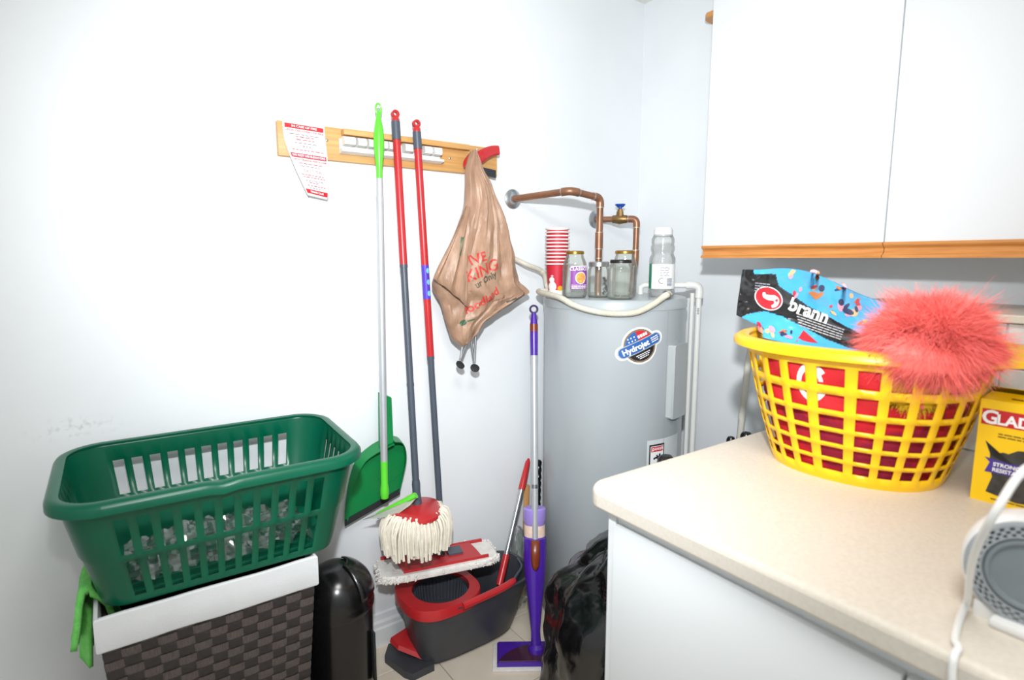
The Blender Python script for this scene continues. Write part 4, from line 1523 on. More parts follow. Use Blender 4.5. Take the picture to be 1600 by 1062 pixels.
# second slim pipe riding on the jacket
obj('pipe', tube([(dx_ - 0.030, dy_ + 0.006, 1.235), (dx_ - 0.030, dy_ + 0.006, 0.06)], 0.008, 12), PVC, wp)

# ------------------------------------------------------------------ conduit looping over the heater top
fr_ = lambda px_, py_, d: PD(px_, py_, d)
cpts = [Vector((-0.60, -0.004, 1.405)), PY(803, 404, -0.015), PY(822, 413, -0.05), PY(848, 425, -0.05)]
cpts += [Vector((-0.575, -0.075, 1.262)), Vector((-0.60, -0.118, 1.242)), Vector((-0.66, -0.135, 1.240))]
for az_, rz in ((182, 1.230), (197, 1.205), (212, 1.189), (226, 1.183), (240, 1.188), (252, 1.212), (262, 1.2395)):
    cpts.append(Vector((TCX + (TR + 0.014) * cos(radians(az_)), TCY + (TR + 0.014) * sin(radians(az_)), rz)))
cpts.append(Vector((TCX + (TR - 0.02) * cos(radians(275)), TCY + (TR - 0.02) * sin(radians(275)), 1.2395)))
cpts.append(Vector((TCX + (TR - 0.05) * cos(radians(287)), TCY + (TR - 0.05) * sin(radians(287)), 1.239)))
cpth = spline(cpts[1:], 34)
cg = tube(cpth, [0.0095 + 0.0009 * (1 if k % 2 else -1) for k in range(len(cpth))], 12)
cn = thing('flexible_conduit', 'cream ribbed conduit looping over the rim of the heater', 'conduit', cpts[7])
obj('hose', cg, CONDUIT, cn, ang=80)
obj('connector', tube([cpts[-1] - Vector((0.012, 0, 0)), cpts[-1] + Vector((0.010, -0.001, 0.000))], [0.0125, 0.011], 12), CHROME, cn, label='steel conduit connector')

# ------------------------------------------------------------------ paper cups, jars and bottle on the heater
CUP_W = M('cup_white_paper', (240, 238, 234), 0.5, var=0.01)
cupx, cupy = -0.622, -0.192
# each cup: its own object; local mesh with lip and red body
CH, CR0, CR1 = 0.116, 0.0285, 0.040
cup_body = mesh('wall', lathe([(0.0005, 0.004), (CR0 * 0.95, 0.004), (CR0 - 0.0004, 0.0), (CR0, 0.001), (CR0 + (CR1 - CR0) * 0.2, CH * 0.2)], 36, cap=False), CUP_W)
cup_red = mesh('printed_wall', lathe([(CR0 + (CR1 - CR0) * t, CH * t) for t in (0.20, 0.5, 0.8, 0.955)], 36, cap=False), M('cup_red_print', (200, 32, 48), 0.45, rgb2=(190, 40, 60), vscale=24))
cup_lip = mesh('lip', tube([Vector(((CR1 + 0.0019) * cos(a), (CR1 + 0.0019) * sin(a), CH)) for a in [2 * pi * k / 36 for k in range(36)]], 0.0027, 6, closed=True), CUP_W)
NCUP = 11
pitch = 0.0124
ORD = ['bottom', 'second', 'third', 'fourth', 'fifth', 'sixth', 'seventh', 'eighth', 'ninth', 'tenth', 'topmost']


def place_cup(i):
    t = bpy.data.objects.new('paper_cup', None)
    COL.objects.link(t)
    t.empty_display_size = 0.02
    jx, jy = 0.0003 * sin(i * 2.3), 0.0003 * cos(i * 1.7)
    t.location = (cupx + jx, cupy + jy, TZ + i * pitch)
    t.rotation_euler = (radians(0.06 * sin(i * 1.9)), radians(0.06 * cos(i * 2.7)), i * 0.7)
    for me in (cup_body, cup_red, cup_lip):
        o = bpy.data.objects.new(me.name.split('.')[0], me)
        COL.objects.link(o)
        o.parent = t
    lab = 'red and white paper cup, bottom one of the stack on the heater' if i == 0 else ('red paper cup, topmost of the stack on the heater' if i == NCUP - 1 else 'red paper cup, %s from the bottom of the stack on the heater' % ORD[i])
    tag(t, lab, 'cup', 'paper cups nested on the heater')
    return t


cups = [place_cup(i) for i in range(NCUP)]
cups[0].rotation_euler = (0, 0, 0)
# snowman print on the lowest cup
cg0 = lathe([(CR0 + (CR1 - CR0) * t, CH * t) for t in (0.0, 0.5, 1)], 64, cap=False)
vdir = (Vector((CAM.x, CAM.y, 0)) - Vector((cupx, cupy, 0))).normalized()
side_ = Vector((-vdir.y, vdir.x, 0))
if side_.dot(RT) < 0: side_ = -side_
prn = join(disc2d(-0.016, 0.036, 0.014, 0.018), disc2d(-0.018, 0.060, 0.009, 0.010), rect2d(-0.018, 0.070, -0.016, 0.078, 1, 1), rect2d(-0.022, 0.073, -0.012, 0.075, 2, 1))
o = obj('white_print', decal(prn, (0, 0, 0), side_, (0, 0, 1), vdir, bvh(cg0), 0.0008, 0.1), CUP_W, None)
o.parent = cups[0]
o = obj('gold_print', decal(disc2d(0.012, 0.030, 0.009, 0.009), (0, 0, 0), side_, (0, 0, 1), vdir, bvh(cg0), 0.0009, 0.1), M('gold_star_print', (236, 170, 40), 0.4), None)
o.parent = cups[0]


def jar(name, label, x, y, prof, lidmat, lidr, lidz, lidh, z0=TZ, group=None):
    t = thing(name, label, 'jar', (x, y, z0), group)
    inner = [(max(0.001, r - 0.0022), z + (0.003 if i == 0 else 0)) for i, (r, z) in enumerate(prof)]
    g = join(lathe([(0.001, prof[0][1])] + prof, 40, (x, y, z0), cap=False))
    obj('glass', g, JARG, t, ang=60)
    obj('glass_base', lathe([(0.001, 0.001), (prof[0][0] * 0.96, 0.001), (prof[1][0] * 0.96, 0.006), (0.001, 0.007)], 32, (x, y, z0), cap=False), JARG, t, ang=60)
    obj('lid', lathe([(lidr - 0.001, lidz), (lidr, lidz + 0.001), (lidr, lidz + lidh - 0.003), (lidr - 0.003, lidz + lidh), (0.001, lidz + lidh - 0.001)], 40, (x, y, z0)), lidmat, t, ang=30)
    return t


def base_on_tank(px_, dist):
    d = ray(px_, 460)
    d.z = 0
    d.normalize()
    return CAM.x + d.x * dist, CAM.y + d.y * dist


jx, jy = base_on_tank(897.5, 2.035)
j1 = jar('glass_jar', 'glass jar with gold lid and purple label on the heater', jx, jy,
         [(0.036, 0), (0.041, 0.004), (0.043, 0.012), (0.0435, 0.09), (0.043, 0.105), (0.038, 0.125), (0.031, 0.140), (0.029, 0.148), (0.029, 0.158)], GOLD, 0.0315, 0.150, 0.012)
jl = lathe([(0.0435, 0.0), (0.0435, 0.13)], 64, (jx, jy, TZ), cap=False)
vj = (Vector((CAM.x, CAM.y, 0)) - Vector((jx, jy, 0))).normalized()
sj = Vector((-vj.y, vj.x, 0))
if sj.dot(RT) < 0: sj = -sj


def onjar(g, cx_, r, off, x0, y0):
    V = []
    a0_ = atan2(vj.y, vj.x)
    for p in g[0]:
        a = a0_ + (p.x + cx_) / r
        V.append(Vector((x0 + (r + off) * cos(a), y0 + (r + off) * sin(a), TZ + p.y)))
    return V, g[1]


obj('label', onjar(rect2d(-0.030, 0.032, 0.036, 0.108, 14, 3), 0.016, 0.0435, 0.0006, jx, jy), M('purple_jar_label', (138, 62, 158), 0.45), j1, label='purple jar label')
obj('label_band', onjar(rect2d(-0.030, 0.108, 0.036, 0.111, 14, 1), 0.016, 0.0435, 0.0009, jx, jy), PRINTW, j1)
obj('lettering', onjar(rot2d(text2d('CLASSICO', 0.0155, bold=0.0004, sub=1), 0, 0.002, 0.100), 0.016, 0.0435, 0.001, jx, jy), PRINTW, j1, smooth=False)
obj('food_picture', onjar(disc2d(0.006, 0.070, 0.020, 0.021), 0.016, 0.0435, 0.001, jx, jy), PRINTW, j1)
obj('food_picture', onjar(disc2d(0.006, 0.070, 0.0175, 0.0185), 0.016, 0.0435, 0.0014, jx, jy), M('pasta_picture', (206, 110, 30), 0.5, rgb2=(236, 196, 110), vscale=160), j1)
for k in range(3):
    obj('small_print', onjar(dashes(-0.026, 0.032, 0.045 - k * 0.005, 0.0022, k, 0.006, 0.012, 0.0015), 0.016, 0.0435, 0.001, jx, jy), PRINTW, j1)

jx2, jy2 = base_on_tank(935, 2.075)
jar('glass_jar', 'short glass canning jar with silver lid on the heater', jx2, jy2,
    [(0.034, 0), (0.038, 0.004), (0.039, 0.012), (0.039, 0.08), (0.038, 0.095), (0.034, 0.104), (0.033, 0.110)], SILVER, 0.0365, 0.107, 0.018)
obj('foil', join(*[tube([(jx2 + 0.012 + 0.006 * sin(k), jy2 - 0.02 + 0.008 * cos(k * 2), TZ + 0.012 + k * 0.009), (jx2 + 0.018 + 0.006 * cos(k * 3), jy2 - 0.012, TZ + 0.022 + k * 0.009)], 0.006, 6) for k in range(6)]), CHROME, None, 'crumpled silver foil inside the short canning jar', 'foil', smooth=False)
jx3, jy3 = base_on_tank(969, 1.985)
jar('glass_jar', 'glass jar with black lid standing at the heater edge', jx3, jy3,
    [(0.038, 0), (0.042, 0.004), (0.0435, 0.012), (0.0435, 0.095), (0.041, 0.108), (0.035, 0.116), (0.034, 0.124)], M('black_lid', (26, 26, 26), 0.35), 0.0365, 0.120, 0.012)
jx4, jy4 = base_on_tank(975, 2.125)
jar('glass_jar', 'taller glass jar with gold lid behind the black-lidded jar', jx4, jy4,
    [(0.036, 0), (0.041, 0.004), (0.043, 0.012), (0.0435, 0.10), (0.043, 0.115), (0.036, 0.138), (0.033, 0.148), (0.033, 0.158)], GOLD, 0.0355, 0.152, 0.012)
jx5, jy5 = base_on_tank(1033, 2.137)
bt = thing('plastic_bottle', 'clear plastic bottle with white cap and label on the heater', 'bottle', (jx5, jy5, TZ))
obj('bottle', lathe([(0.001, 0.004), (0.030, 0.0), (0.042, 0.003), (0.0455, 0.012), (0.0455, 0.022), (0.044, 0.026), (0.044, 0.118), (0.0455, 0.124), (0.0445, 0.138), (0.039, 0.148), (0.0375, 0.155), (0.041, 0.166), (0.041, 0.178), (0.038, 0.184), (0.0395, 0.192), (0.0395, 0.203), (0.034, 0.214), (0.030, 0.218)], 40, (jx5, jy5, TZ), cap=False), BOTTLEG, bt, ang=60)
obj('cap', lathe([(0.032, 0.218), (0.033, 0.219), (0.033, 0.236), (0.028, 0.243), (0.001, 0.245)], 40, (jx5, jy5, TZ)), WHITE_PL, bt)
obj('cap_ring', lathe([(0.0325, 0.212), (0.0335, 0.213), (0.0335, 0.217), (0.0325, 0.218)], 40, (jx5, jy5, TZ)), M('grey_cap_ring', (176, 178, 182), 0.4), bt)
vj = (Vector((CAM.x, CAM.y, 0)) - Vector((jx5, jy5, 0))).normalized()
obj('label', onjar(rect2d(-0.045, 0.030, 0.062, 0.116, 20, 2), 0.006, 0.0445, 0.0006, jx5, jy5), PAPER, bt, label='white bottle label')
obj('label_panel', onjar(rect2d(-0.068, 0.030, -0.046, 0.118, 5, 2), 0.006, 0.0445, 0.0008, jx5, jy5), M('green_label', (24, 130, 96), 0.45), bt)
for k in range(6):
    obj('small_print', onjar(dashes(-0.012, 0.020, 0.106 - k * 0.006, 0.002, k, 0.006, 0.014, 0.002), 0.006, 0.0445, 0.001, jx5, jy5), PRINTG, bt)
obj('barcode', onjar(join(*[rect2d(0.012, 0.040 + k * 0.004, 0.032, 0.0422 + k * 0.004, 3, 1) for k in range(7)]), 0.006, 0.0445, 0.001, jx5, jy5), M('slate_print', (92, 108, 132), 0.5), bt)
ri = [(0.010 * cos(a), 0.010 * sin(a)) for a in [radians(60) + k * radians(250) / 16 for k in range(17)]]
obj('logo_arc', onjar((([Vector((x - 0.006, y + 0.058, 0)) for x, y in ri] + [Vector((x * 0.8 - 0.006, y * 0.8 + 0.058, 0)) for x, y in ri]), [(k, k + 1, 18 + k, 17 + k) for k in range(16)]), 0.006, 0.0445, 0.001, jx5, jy5), PRINTK, bt)

# ------------------------------------------------------------------ black refuse sack between cabinet and heater
SACK = M('black_refuse_sack', (16, 16, 18), 0.16, var=0.2, spec=0.8, bump=0.12, bscale=14)
lev = [(0.0, -1.06, -0.78), (0.05, -1.09, -0.755), (0.18, -1.095, -0.75), (0.30, -1.09, -0.75), (0.42, -1.07, -0.75), (0.50, -1.045, -0.75), (0.56, -1.02, -0.75), (0.62, -0.985, -0.76), (0.67, -0.945, -0.77), (0.71, -0.905, -0.78), (0.735, -0.875, -0.80)]
rings = []
NS = 132
for i, (z, xa, xb) in enumerate(lev):
    t = i / (len(lev) - 1)
    cx_, hx_ = (xa + xb) / 2, (xb - xa) / 2
    y0_, y1_ = -1.035, -0.60 - 0.33 * max(0, t - 0.45) / 0.55
    cy2, hy_ = (y0_ + y1_) / 2, (y1_ - y0_) / 2
    rings.append([Vector((cx_ + hx_ * math.copysign(abs(cos(a)) ** 0.8, cos(a)), cy2 + hy_ * math.copysign(abs(sin(a)) ** 0.8, sin(a)), z)) for a in [2 * pi * k / NS for k in range(NS)]])
cols = [spline([r[k] for r in rings], 6) for k in range(NS)]
rings = [[cols[k][i] for k in range(NS)] for i in range(len(cols[0]))]
for i, r in enumerate(rings):
    t = i / (len(rings) - 1)
    cz = sum(r, Vector()) / NS
    for k in range(NS):
        p = r[k]
        d = (p - cz)
        d.z = 0
        d.normalize()
        a = 2 * pi * k / NS
        pl_f = 0.010 * sin(11 * a + 3 * t) * t + 0.007 * sin(19 * a + 2) * t
        q = Vector((p.x * 7, p.y * 7, p.z * 4.5 + 4))
        c1 = noise.voronoi(q)[0]
        c2 = noise.voronoi(q * 2.3)[0]
        cr = (c1[1] - c1[0]) * 0.045 + (c2[1] - c2[0]) * 0.018
        amp = 1.0 if p.y < -1.0 else 1.0
        p += d * (cr - 0.022 + pl_f)
        if i > 0: p.z += 0.02 * fnoise(p, 7, 3) * (1 - t)
        p.y = max(p.y, -1.04)
        p.z = max(p.z, 0.001)
obj('refuse_sack', loft(rings), SACK, None, 'black plastic refuse sack slumped against the base cabinet', 'sack', ang=30)

# ------------------------------------------------------------------ white tube stand with black feet beyond the counter
cs = thing('folding_stand', 'folded white tube stand with black caps behind the counter end', 'stand', (-0.17, -0.60, 0))
tp = [PX(1153, 695, -0.10), PX(1156, 680, -0.10), PX(1163, 620, -0.10), PX(1171, 555, -0.10), PX(1178, 538, -0.12), PX(1192, 533, -0.16)]
bt0 = tp[0].copy(); bt0.z = 0.0
obj('tube', tube([bt0] + spline(tp, 6), 0.0115, 12), M('cream_tube', (216, 214, 202), 0.4), cs)
obj('tube_joint', tube([PX(1158.5, 655, -0.10), PX(1159.5, 645, -0.10)], 0.0125, 12), M('cream_tube', (216, 214, 202), 0.4), cs)
for x_, y_, r_ in ((1142, 689, 0.016), (1166, 682, 0.020)):
    c = PX(x_, y_, -0.13)
    obj('cap', lathe([(r_ * 0.5, -0.02), (r_, -0.018), (r_, 0.006), (r_ * 0.7, 0.016), (0.001, 0.019)], 18, c), BLACK, cs, label='black rubber cap')
    obj('post', tube([(c.x, c.y, 0.0), c], 0.009, 10), MATS['cream_tube'], cs)
obj('crossbar', tube([(PX(1142, 689, -0.13)) - Vector((0, 0, 0.25)), PX(1166, 682, -0.13) - Vector((0, 0, 0.25)), tp[0] - Vector((0, 0, 0.22))], 0.007, 8), MATS['cream_tube'], cs)
kn = PD(1041, 722, 1.62)
kb = thing('cane', 'upright stick with round black knob between counter and heater', 'stick', (kn.x, kn.y, 0))
obj('knob', lathe([(0.008, -0.03), (0.020, -0.02), (0.026, -0.004), (0.024, 0.010), (0.014, 0.020), (0.001, 0.022)], 22, kn), BLACK, kb)
obj('shaft', tube([(kn.x, kn.y, 0), kn - Vector((0, 0, 0.02))], 0.010, 12), WHITE_PL, kb)

# ------------------------------------------------------------------ yellow laundry basket
YC = Vector((-0.657, -1.254, CZ))
YH = 0.272
ydir = Vector((-0.17, 0.985, 0)).normalized()
yprp = Vector((ydir.y, -ydir.x, 0))
yb = thing('laundry_basket', 'yellow oval plastic laundry basket full of clothes on the counter', 'basket', YC)


def yr(v):
    e = v
    bul = 0.005 * sin(pi * v)
    return 0.157 + 0.066 * e + bul, 0.146 + 0.080 * e + bul


def yp(a, v, off=0.0):
    L, W = yr(v)
    c_, s_ = cos(a), sin(a)
    return YC + ydir * ((L + off) * math.copysign(abs(c_) ** 0.86, c_)) + yprp * ((W + off) * math.copysign(abs(s_) ** 0.86, s_)) + Vector((0, 0, YH * v))


NC = 26
ua = []
holes = set()
for k in range(NC):
    base = 2 * pi * k / NC
    w_ = 2 * pi / NC
    holes.add(len(ua))
    ua += [base + w_ * (0.17 + 0.66 * q / 3) for q in range(3)]
    holes.add(len(ua) - 2)
    holes.add(len(ua) - 1)
    ua += [base + w_ * 0.83]
vrows = [0, 0.03, 0.09, 0.167, 0.195, 0.285, 0.315, 0.405, 0.435, 0.53, 0.57, 0.69, 0.75, 0.885, 0.93, 1.0]
hrow = {2, 4, 6, 8, 10, 12}
n = len(ua)
V = [yp(a, v) for v in vrows for a in ua]
F = []
for i in range(len(vrows) - 1):
    for j in range(n):
        if i in hrow and j in holes: continue
        k = (j + 1) % n
        F.append((i * n + j, i * n + k, (i + 1) * n + k, (i + 1) * n + j))
F.append(tuple(reversed(range(n))))
obj('body', (V, F), YELLOW, yb, solid=0.0035, ang=40, soff=0)
rr = []
NRM = 96
for j in range(NRM):
    a = 2 * pi * j / NRM
    q = yp(a, 1.0)
    nrm = (yp(a, 1.0, 0.01) - q).normalized()
    ext = 0.0
    hnd = 1.9 * max(0, cos(a - pi)) ** 10 + 0.3 * max(0, cos(a)) ** 12        # grips at both ends
    lip = [(-0.003, -0.004), (0.014, -0.006), (0.021 + 0.020 * hnd, -0.008), (0.0225 + 0.022 * hnd, -0.015), (0.025 + 0.024 * hnd, -0.014), (0.025 + 0.022 * hnd, -0.004), (0.016 + 0.012 * hnd, 0.004), (0.003, 0.006), (-0.004, 0.002)]
    rr.append([q + nrm * x + Vector((0, 0, z)) for x, z in lip])
rr.append(rr[0])
obj('rim', loft(rr, True, False, False), YELLOW, yb, ang=50)

# clothes filling the basket
CLR = M('crimson_fabric', (150, 22, 54), 0.85, rgb2=(206, 30, 44), vscale=9, bump=0.4, bscale=90, contrast=(0.46, 0.54))


def heap(v0, v1, sc, amp, seed, top, nz_=24, na=72):
    rings = []
    for i in range(nz_ + 1):
        t = i / nz_
        if t < 0.7:
            v = v0 + (v1 - v0) * t / 0.7
            s = sc
        else:
            u = (t - 0.7) / 0.3
            v = v1 + top * sin(u * pi / 2)
            s = sc * cos(u * pi / 2 * 0.97)
        row = []
        for k in range(na):
            a = 2 * pi * k / na
            p = yp(a, min(v, 1.0)) - YC
            p.z = YH * v
            m_ = 1 + amp * (fnoise((cos(a) * 2.5, sin(a) * 2.5, v * 4), 1.6, seed) + 0.5 * fnoise((cos(a) * 6, sin(a) * 6, v * 9), 1.6, seed))
            row.append(YC + Vector((p.x * s * m_, p.y * s * m_, p.z + 0.006 * fnoise((a * 3, v * 8, 1), 1, seed))))
        rings.append(row)
    return loft(rings)


hp_g = heap(0.03, 0.60, 0.91, 0.03, 3.0, 0.05)
obj('clothes', hp_g, CLR, None, 'crumpled crimson and red clothes packed inside the yellow basket', 'clothes', ang=60)
# bright red shirt with white print against the left front of the basket
htree = bvh(hp_g)


def front_pt(px_, py_):
    d = ray(px_, py_).normalized()
    h = htree.ray_cast(CAM, d, 5)
    return h[0] if h[0] else CAM + d * 1.2


def shirt(a, b):
    an = radians(182 + 72 * a)
    q = yp(an, 0.52 + 0.42 * b, -0.009 + 0.003 * sin(a * 12 + b * 5))
    return q


def find_angle():
    best = None
    for k in range(360):
        q = yp(radians(k), 0.8)
        d = q - CAM
        x = 800 + FPX * d.dot(RT) / d.dot(FW)
        dist = d.length
        if best is None or (abs(x - 1262) + dist * 60) < best[0]:
            best = (abs(x - 1262) + dist * 60, k)
    return best[1]


ka = find_angle()
sgn = 1
qa, qb = yp(radians(ka), 0.8), yp(radians(ka + 5), 0.8)
if (qb - qa).dot(RT) < 0: sgn = -1


def shirt2(a, b):
    an = radians(ka + sgn * (-34 + 62 * a))
    return yp(an, 0.53 + 0.40 * b, -0.010 + 0.003 * sin(a * 12 + b * 5))


sh_ = thing('red_shirt', 'bright red shirt with white print pressed against the basket holes', 'shirt', shirt2(0.5, 0))
obj('fabric', grid(shirt2, 28, 14), M('red_jersey', (206, 34, 44), 0.8, var=0.05, bump=0.3, bscale=120), sh_, solid=0.002)


def arcs(r0_, r1_, n_=26, cx_=0, cy_=0, a0_=0, a1_=2 * pi):
    V, F = [], []
    for k in range(n_ + 1):
        a = a0_ + (a1_ - a0_) * k / n_
        V += [Vector((cx_ + r0_ * cos(a), cy_ + r0_ * sin(a), 0)), Vector((cx_ + r1_ * cos(a), cy_ + r1_ * sin(a), 0))]
    for k in range(n_):
        F.append((2 * k, 2 * k + 1, 2 * k + 3, 2 * k + 2))
    return V, F


pr_g = join(arcs(0.16, 0.24, 26, 0, 0, 0.6, 6.0), arcs(0.06, 0.12, 20, 0.05, 0.02, 0, 5))
V = []
for p in pr_g[0]:
    a_, b_ = 0.55 + p.x * 0.46, 0.55 + p.y * 1.5
    q = shirt2(a_, b_)
    d = (q - YC)
    d.z = 0
    V.append(q + d.normalized() * 0.003)
obj('white_print', (V, pr_g[1]), PRINTW, sh_, smooth=False)

# ------------------------------------------------------------------ black and blue carrier bag in the basket


def sampler(pts):
    sp_ = spline([Vector((x, y, d)) for x, y, d in pts], 10)
    n_ = len(sp_) - 1

    def f_(s):
        k = min(n_ - 1e-6, max(0, s * n_))
        i = int(k)
        return sp_[i] * (1 - (k - i)) + sp_[i + 1] * (k - i)
    return f_


topc = sampler([(1160, 421, 1.47), (1190, 421, 1.465), (1225, 419, 1.46), (1262, 424, 1.44), (1300, 439, 1.41), (1345, 460, 1.37), (1400, 478, 1.32)])
midc = sampler([(1153, 470, 1.425), (1185, 470, 1.40), (1222, 474, 1.37), (1262, 486, 1.33), (1300, 497, 1.295), (1345, 508, 1.25), (1400, 516, 1.20)])
botc = sampler([(1149, 505, 1.41), (1180, 523, 1.365), (1215, 533, 1.315), (1260, 542, 1.265), (1305, 549, 1.22), (1350, 555, 1.18), (1400, 562, 1.13)])


def bagp(s, t):
    """photo column, row and distance of the visible sheet"""
    a, b, c_ = botc(s), midc(s), topc(s)
    if t < 0.5:
        u = t / 0.5
        return a * (1 - u) + b * u
    u = (t - 0.5) / 0.5
    return b * (1 - u) + c_ * u


def bagw(s, t):
    q = bagp(s, t)
    cr = 0.010 * fnoise((s * 6, t * 3, 0), 1.0, 5) + 0.006 * abs(fnoise((s * 13, t * 7, 2), 1.0, 8)) + 0.004 * sin(s * 25 + t * 6)
    return tuck(PD(q.x, q.y, q.z + cr))


def tuck(p):
    """keep the part of the bag below the rim inside the basket"""
    h = p.z - CZ
    lim = 0.93 + max(0.0, h - (YH + 0.006)) * 14
    L, W = yr(min(1.0, max(0.0, h / YH)))
    d = p - YC
    a_, b_ = d.dot(ydir) / L, d.dot(yprp) / W
    rho = (abs(a_) ** 2.33 + abs(b_) ** 2.33) ** (1 / 2.33)
    if rho > lim:
        k = lim / rho
        return Vector((YC.x + d.x * k, YC.y + d.y * k, p.z))
    return p


def inpoly(x, y, poly):
    c_ = False
    j = len(poly) - 1
    for i in range(len(poly)):
        xi, yi = poly[i]
        xj, yj = poly[j]
        if (yi > y) != (yj > y) and x < (xj - xi) * (y - yi) / (yj - yi) + xi: c_ = not c_
        j = i
    return c_


black_poly = [(1140, 500), (1140, 410), (1176, 410), (1178, 428), (1212, 428), (1217, 447), (1240, 462), (1262, 478), (1290, 492), (1318, 508), (1345, 522), (1378, 534), (1378, 552), (1325, 543), (1292, 530), (1262, 514), (1222, 494), (1196, 486), (1175, 489), (1160, 494), (1152, 502)]
NU, NVV = 150, 80
gv = [bagw(i / NU, j / NVV) for j in range(NVV + 1) for i in range(NU + 1)]
fk, fb = [], []
for j in range(NVV):
    for i in range(NU):
        q = bagp((i + 0.5) / NU, (j + 0.5) / NVV)
        fc = (j * (NU + 1) + i, j * (NU + 1) + i + 1, (j + 1) * (NU + 1) + i + 1, (j + 1) * (NU + 1) + i)
        (fk if inpoly(q.x, q.y, black_poly) else fb).append(fc)


def compact(V, F):
    used = sorted({i for f_ in F for i in f_})
    mp_ = {i: k for k, i in enumerate(used)}
    return [V[i] for i in used], [tuple(mp_[i] for i in f_) for f_ in F]


bgt = thing('shopping_bag', 'crinkled black and sky blue patterned plastic bag in the yellow basket', 'bag', (-0.62, -1.12, 1.1))
PATT = M('sky_blue_patterned_plastic', (58, 158, 214), 0.3, rgb2=(74, 176, 228), vscale=8, spec=0.6)
obj('black_panel', compact(gv, fk), M('glossy_black_film', (26, 26, 28), 0.22, var=0.1, spec=0.6), bgt, ang=25, solid=0.0012)
obj('blue_sheet', compact(gv, fb), PATT, bgt, ang=25, solid=0.0012)
backv = grid(lambda s, t: tuck(bagw(0.07 + 0.91 * s, 0.02 + 0.92 * t) + FW * (0.012 + 0.07 * sin(pi * t) * sin(pi * (0.08 + 0.84 * s)))), 40, 20)
obj('back_sheet', backv, PATT, bgt, solid=0.0012)
btree = bvh((gv, fk + fb))
nv_ = -FW


def onbag(g, px_, py_, rot=0.0, off=0.0022):
    V = []
    for p in rot2d(g, rot)[0]:
        d = ray(px_ + p.x * FPX / 1.36, py_ - p.y * FPX / 1.36).normalized()
        h = btree.ray_cast(CAM, d, 3)
        q = h[0] if h[0] is not None else CAM + d * 1.4
        V.append(q - d * off)
    return V, g[1]


# red roundel with white S
pxm = 1.36 / FPX
obj('roundel', onbag(disc2d(0, 0, 0.0345, 0.027, 36, 6, -0.35), 1201, 466, -0.1, 0.0022), PRINTW, bgt)
obj('roundel', onbag(disc2d(0, 0, 0.032, 0.0245, 36, 6, -0.35), 1201, 466, -0.1, 0.0028), PRINTR, bgt, label='red roundel with a white curl')
scv = spline([(-0.016, 0.010, 0), (-0.013, 0.002, 0), (-0.002, 0.0, 0), (0.010, 0.001, 0), (0.017, -0.004, 0), (0.016, -0.014, 0), (0.008, -0.020, 0)], 6)
sw = [0.001 + 0.0055 * sin(pi * (0.10 + 0.8 * i / (len(scv) - 1))) for i in range(len(scv))]
V = []
for i, p in enumerate(scv):
    d = (scv[min(i + 1, len(scv) - 1)] - scv[max(i - 1, 0)]).normalized()
    nrm = Vector((-d.y, d.x, 0))
    V += [p + nrm * sw[i], p - nrm * sw[i]]
obj('roundel_curl', onbag((V, [(2 * i, 2 * i + 1, 2 * i + 3, 2 * i + 2) for i in range(len(scv) - 1)]), 1203, 465, -0.2, 0.0034), PRINTW, bgt, smooth=False)
obj('lettering', onbag(text2d('brann', 0.043, bold=0.0012, sub=1), 1264, 486, -0.36, 0.0026), PRINTW, bgt, smooth=False)
for k in range(5):
    obj('small_print', onbag(dashes(-0.045 + k * 0.004, 0.075, -k * 0.006, 0.0026, k, 0.006, 0.016, 0.0015), 1272, 499, -0.33, 0.0024), M('dim_white_print', (170, 170, 170), 0.5), bgt, smooth=False)
obj('small_print', onbag(join(*[dashes(-0.015, 0.02, -k * 0.006, 0.003, k + 20, 0.004, 0.009, 0.001) for k in range(4)]), 1190, 443, -0.1, 0.0024), PRINTG, bgt, smooth=False)
# loose coloured shapes printed on the blue sheet
rnd = random.Random(11)
pc_ = [M('print_orange', (196, 116, 58), 0.4), M('print_red', (196, 48, 60), 0.4), M('print_navy', (40, 48, 84), 0.4), M('print_tan', (226, 184, 130), 0.4), M('print_pink', (232, 150, 170), 0.4)]
for cx_, cy2, s in ((1236, 430, 1.0), (1276, 430, 1.0), (1278, 446, 1.2), (1274, 463, 1.2), (1245, 458, 0.8), (1314, 448, 1.0), (1330, 492, 1.6), (1318, 478, 1.2), (1344, 478, 1.3), (1300, 484, 0.8), (1205, 515, 1.2), (1222, 518, 1.0), (1190, 512, 1.0), (1232, 524, 0.9), (1336, 466, 0.9), (1350, 505, 1.0)):
    for m_ in range(3):
        a = rnd.uniform(0, pi)
        rx, ry = rnd.uniform(0.005, 0.012) * s, rnd.uniform(0.003, 0.006) * s
        obj('printed_shape', onbag(disc2d(0, 0, rx, ry, 12, 2, a), cx_ + rnd.uniform(-6, 6), cy2 + rnd.uniform(-6, 6), 0, 0.0022 + 0.0004 * m_), pc_[rnd.randrange(5)], bgt)
obj('printed_shape', onbag(([Vector((-0.022, -0.012, 0)), Vector((0.03, -0.014, 0)), Vector((-0.004, 0.016, 0))], [(0, 1, 2)]), 1258, 526, 0, 0.0026), PRINTR, bgt, smooth=False)

# ------------------------------------------------------------------ fluffy dusters


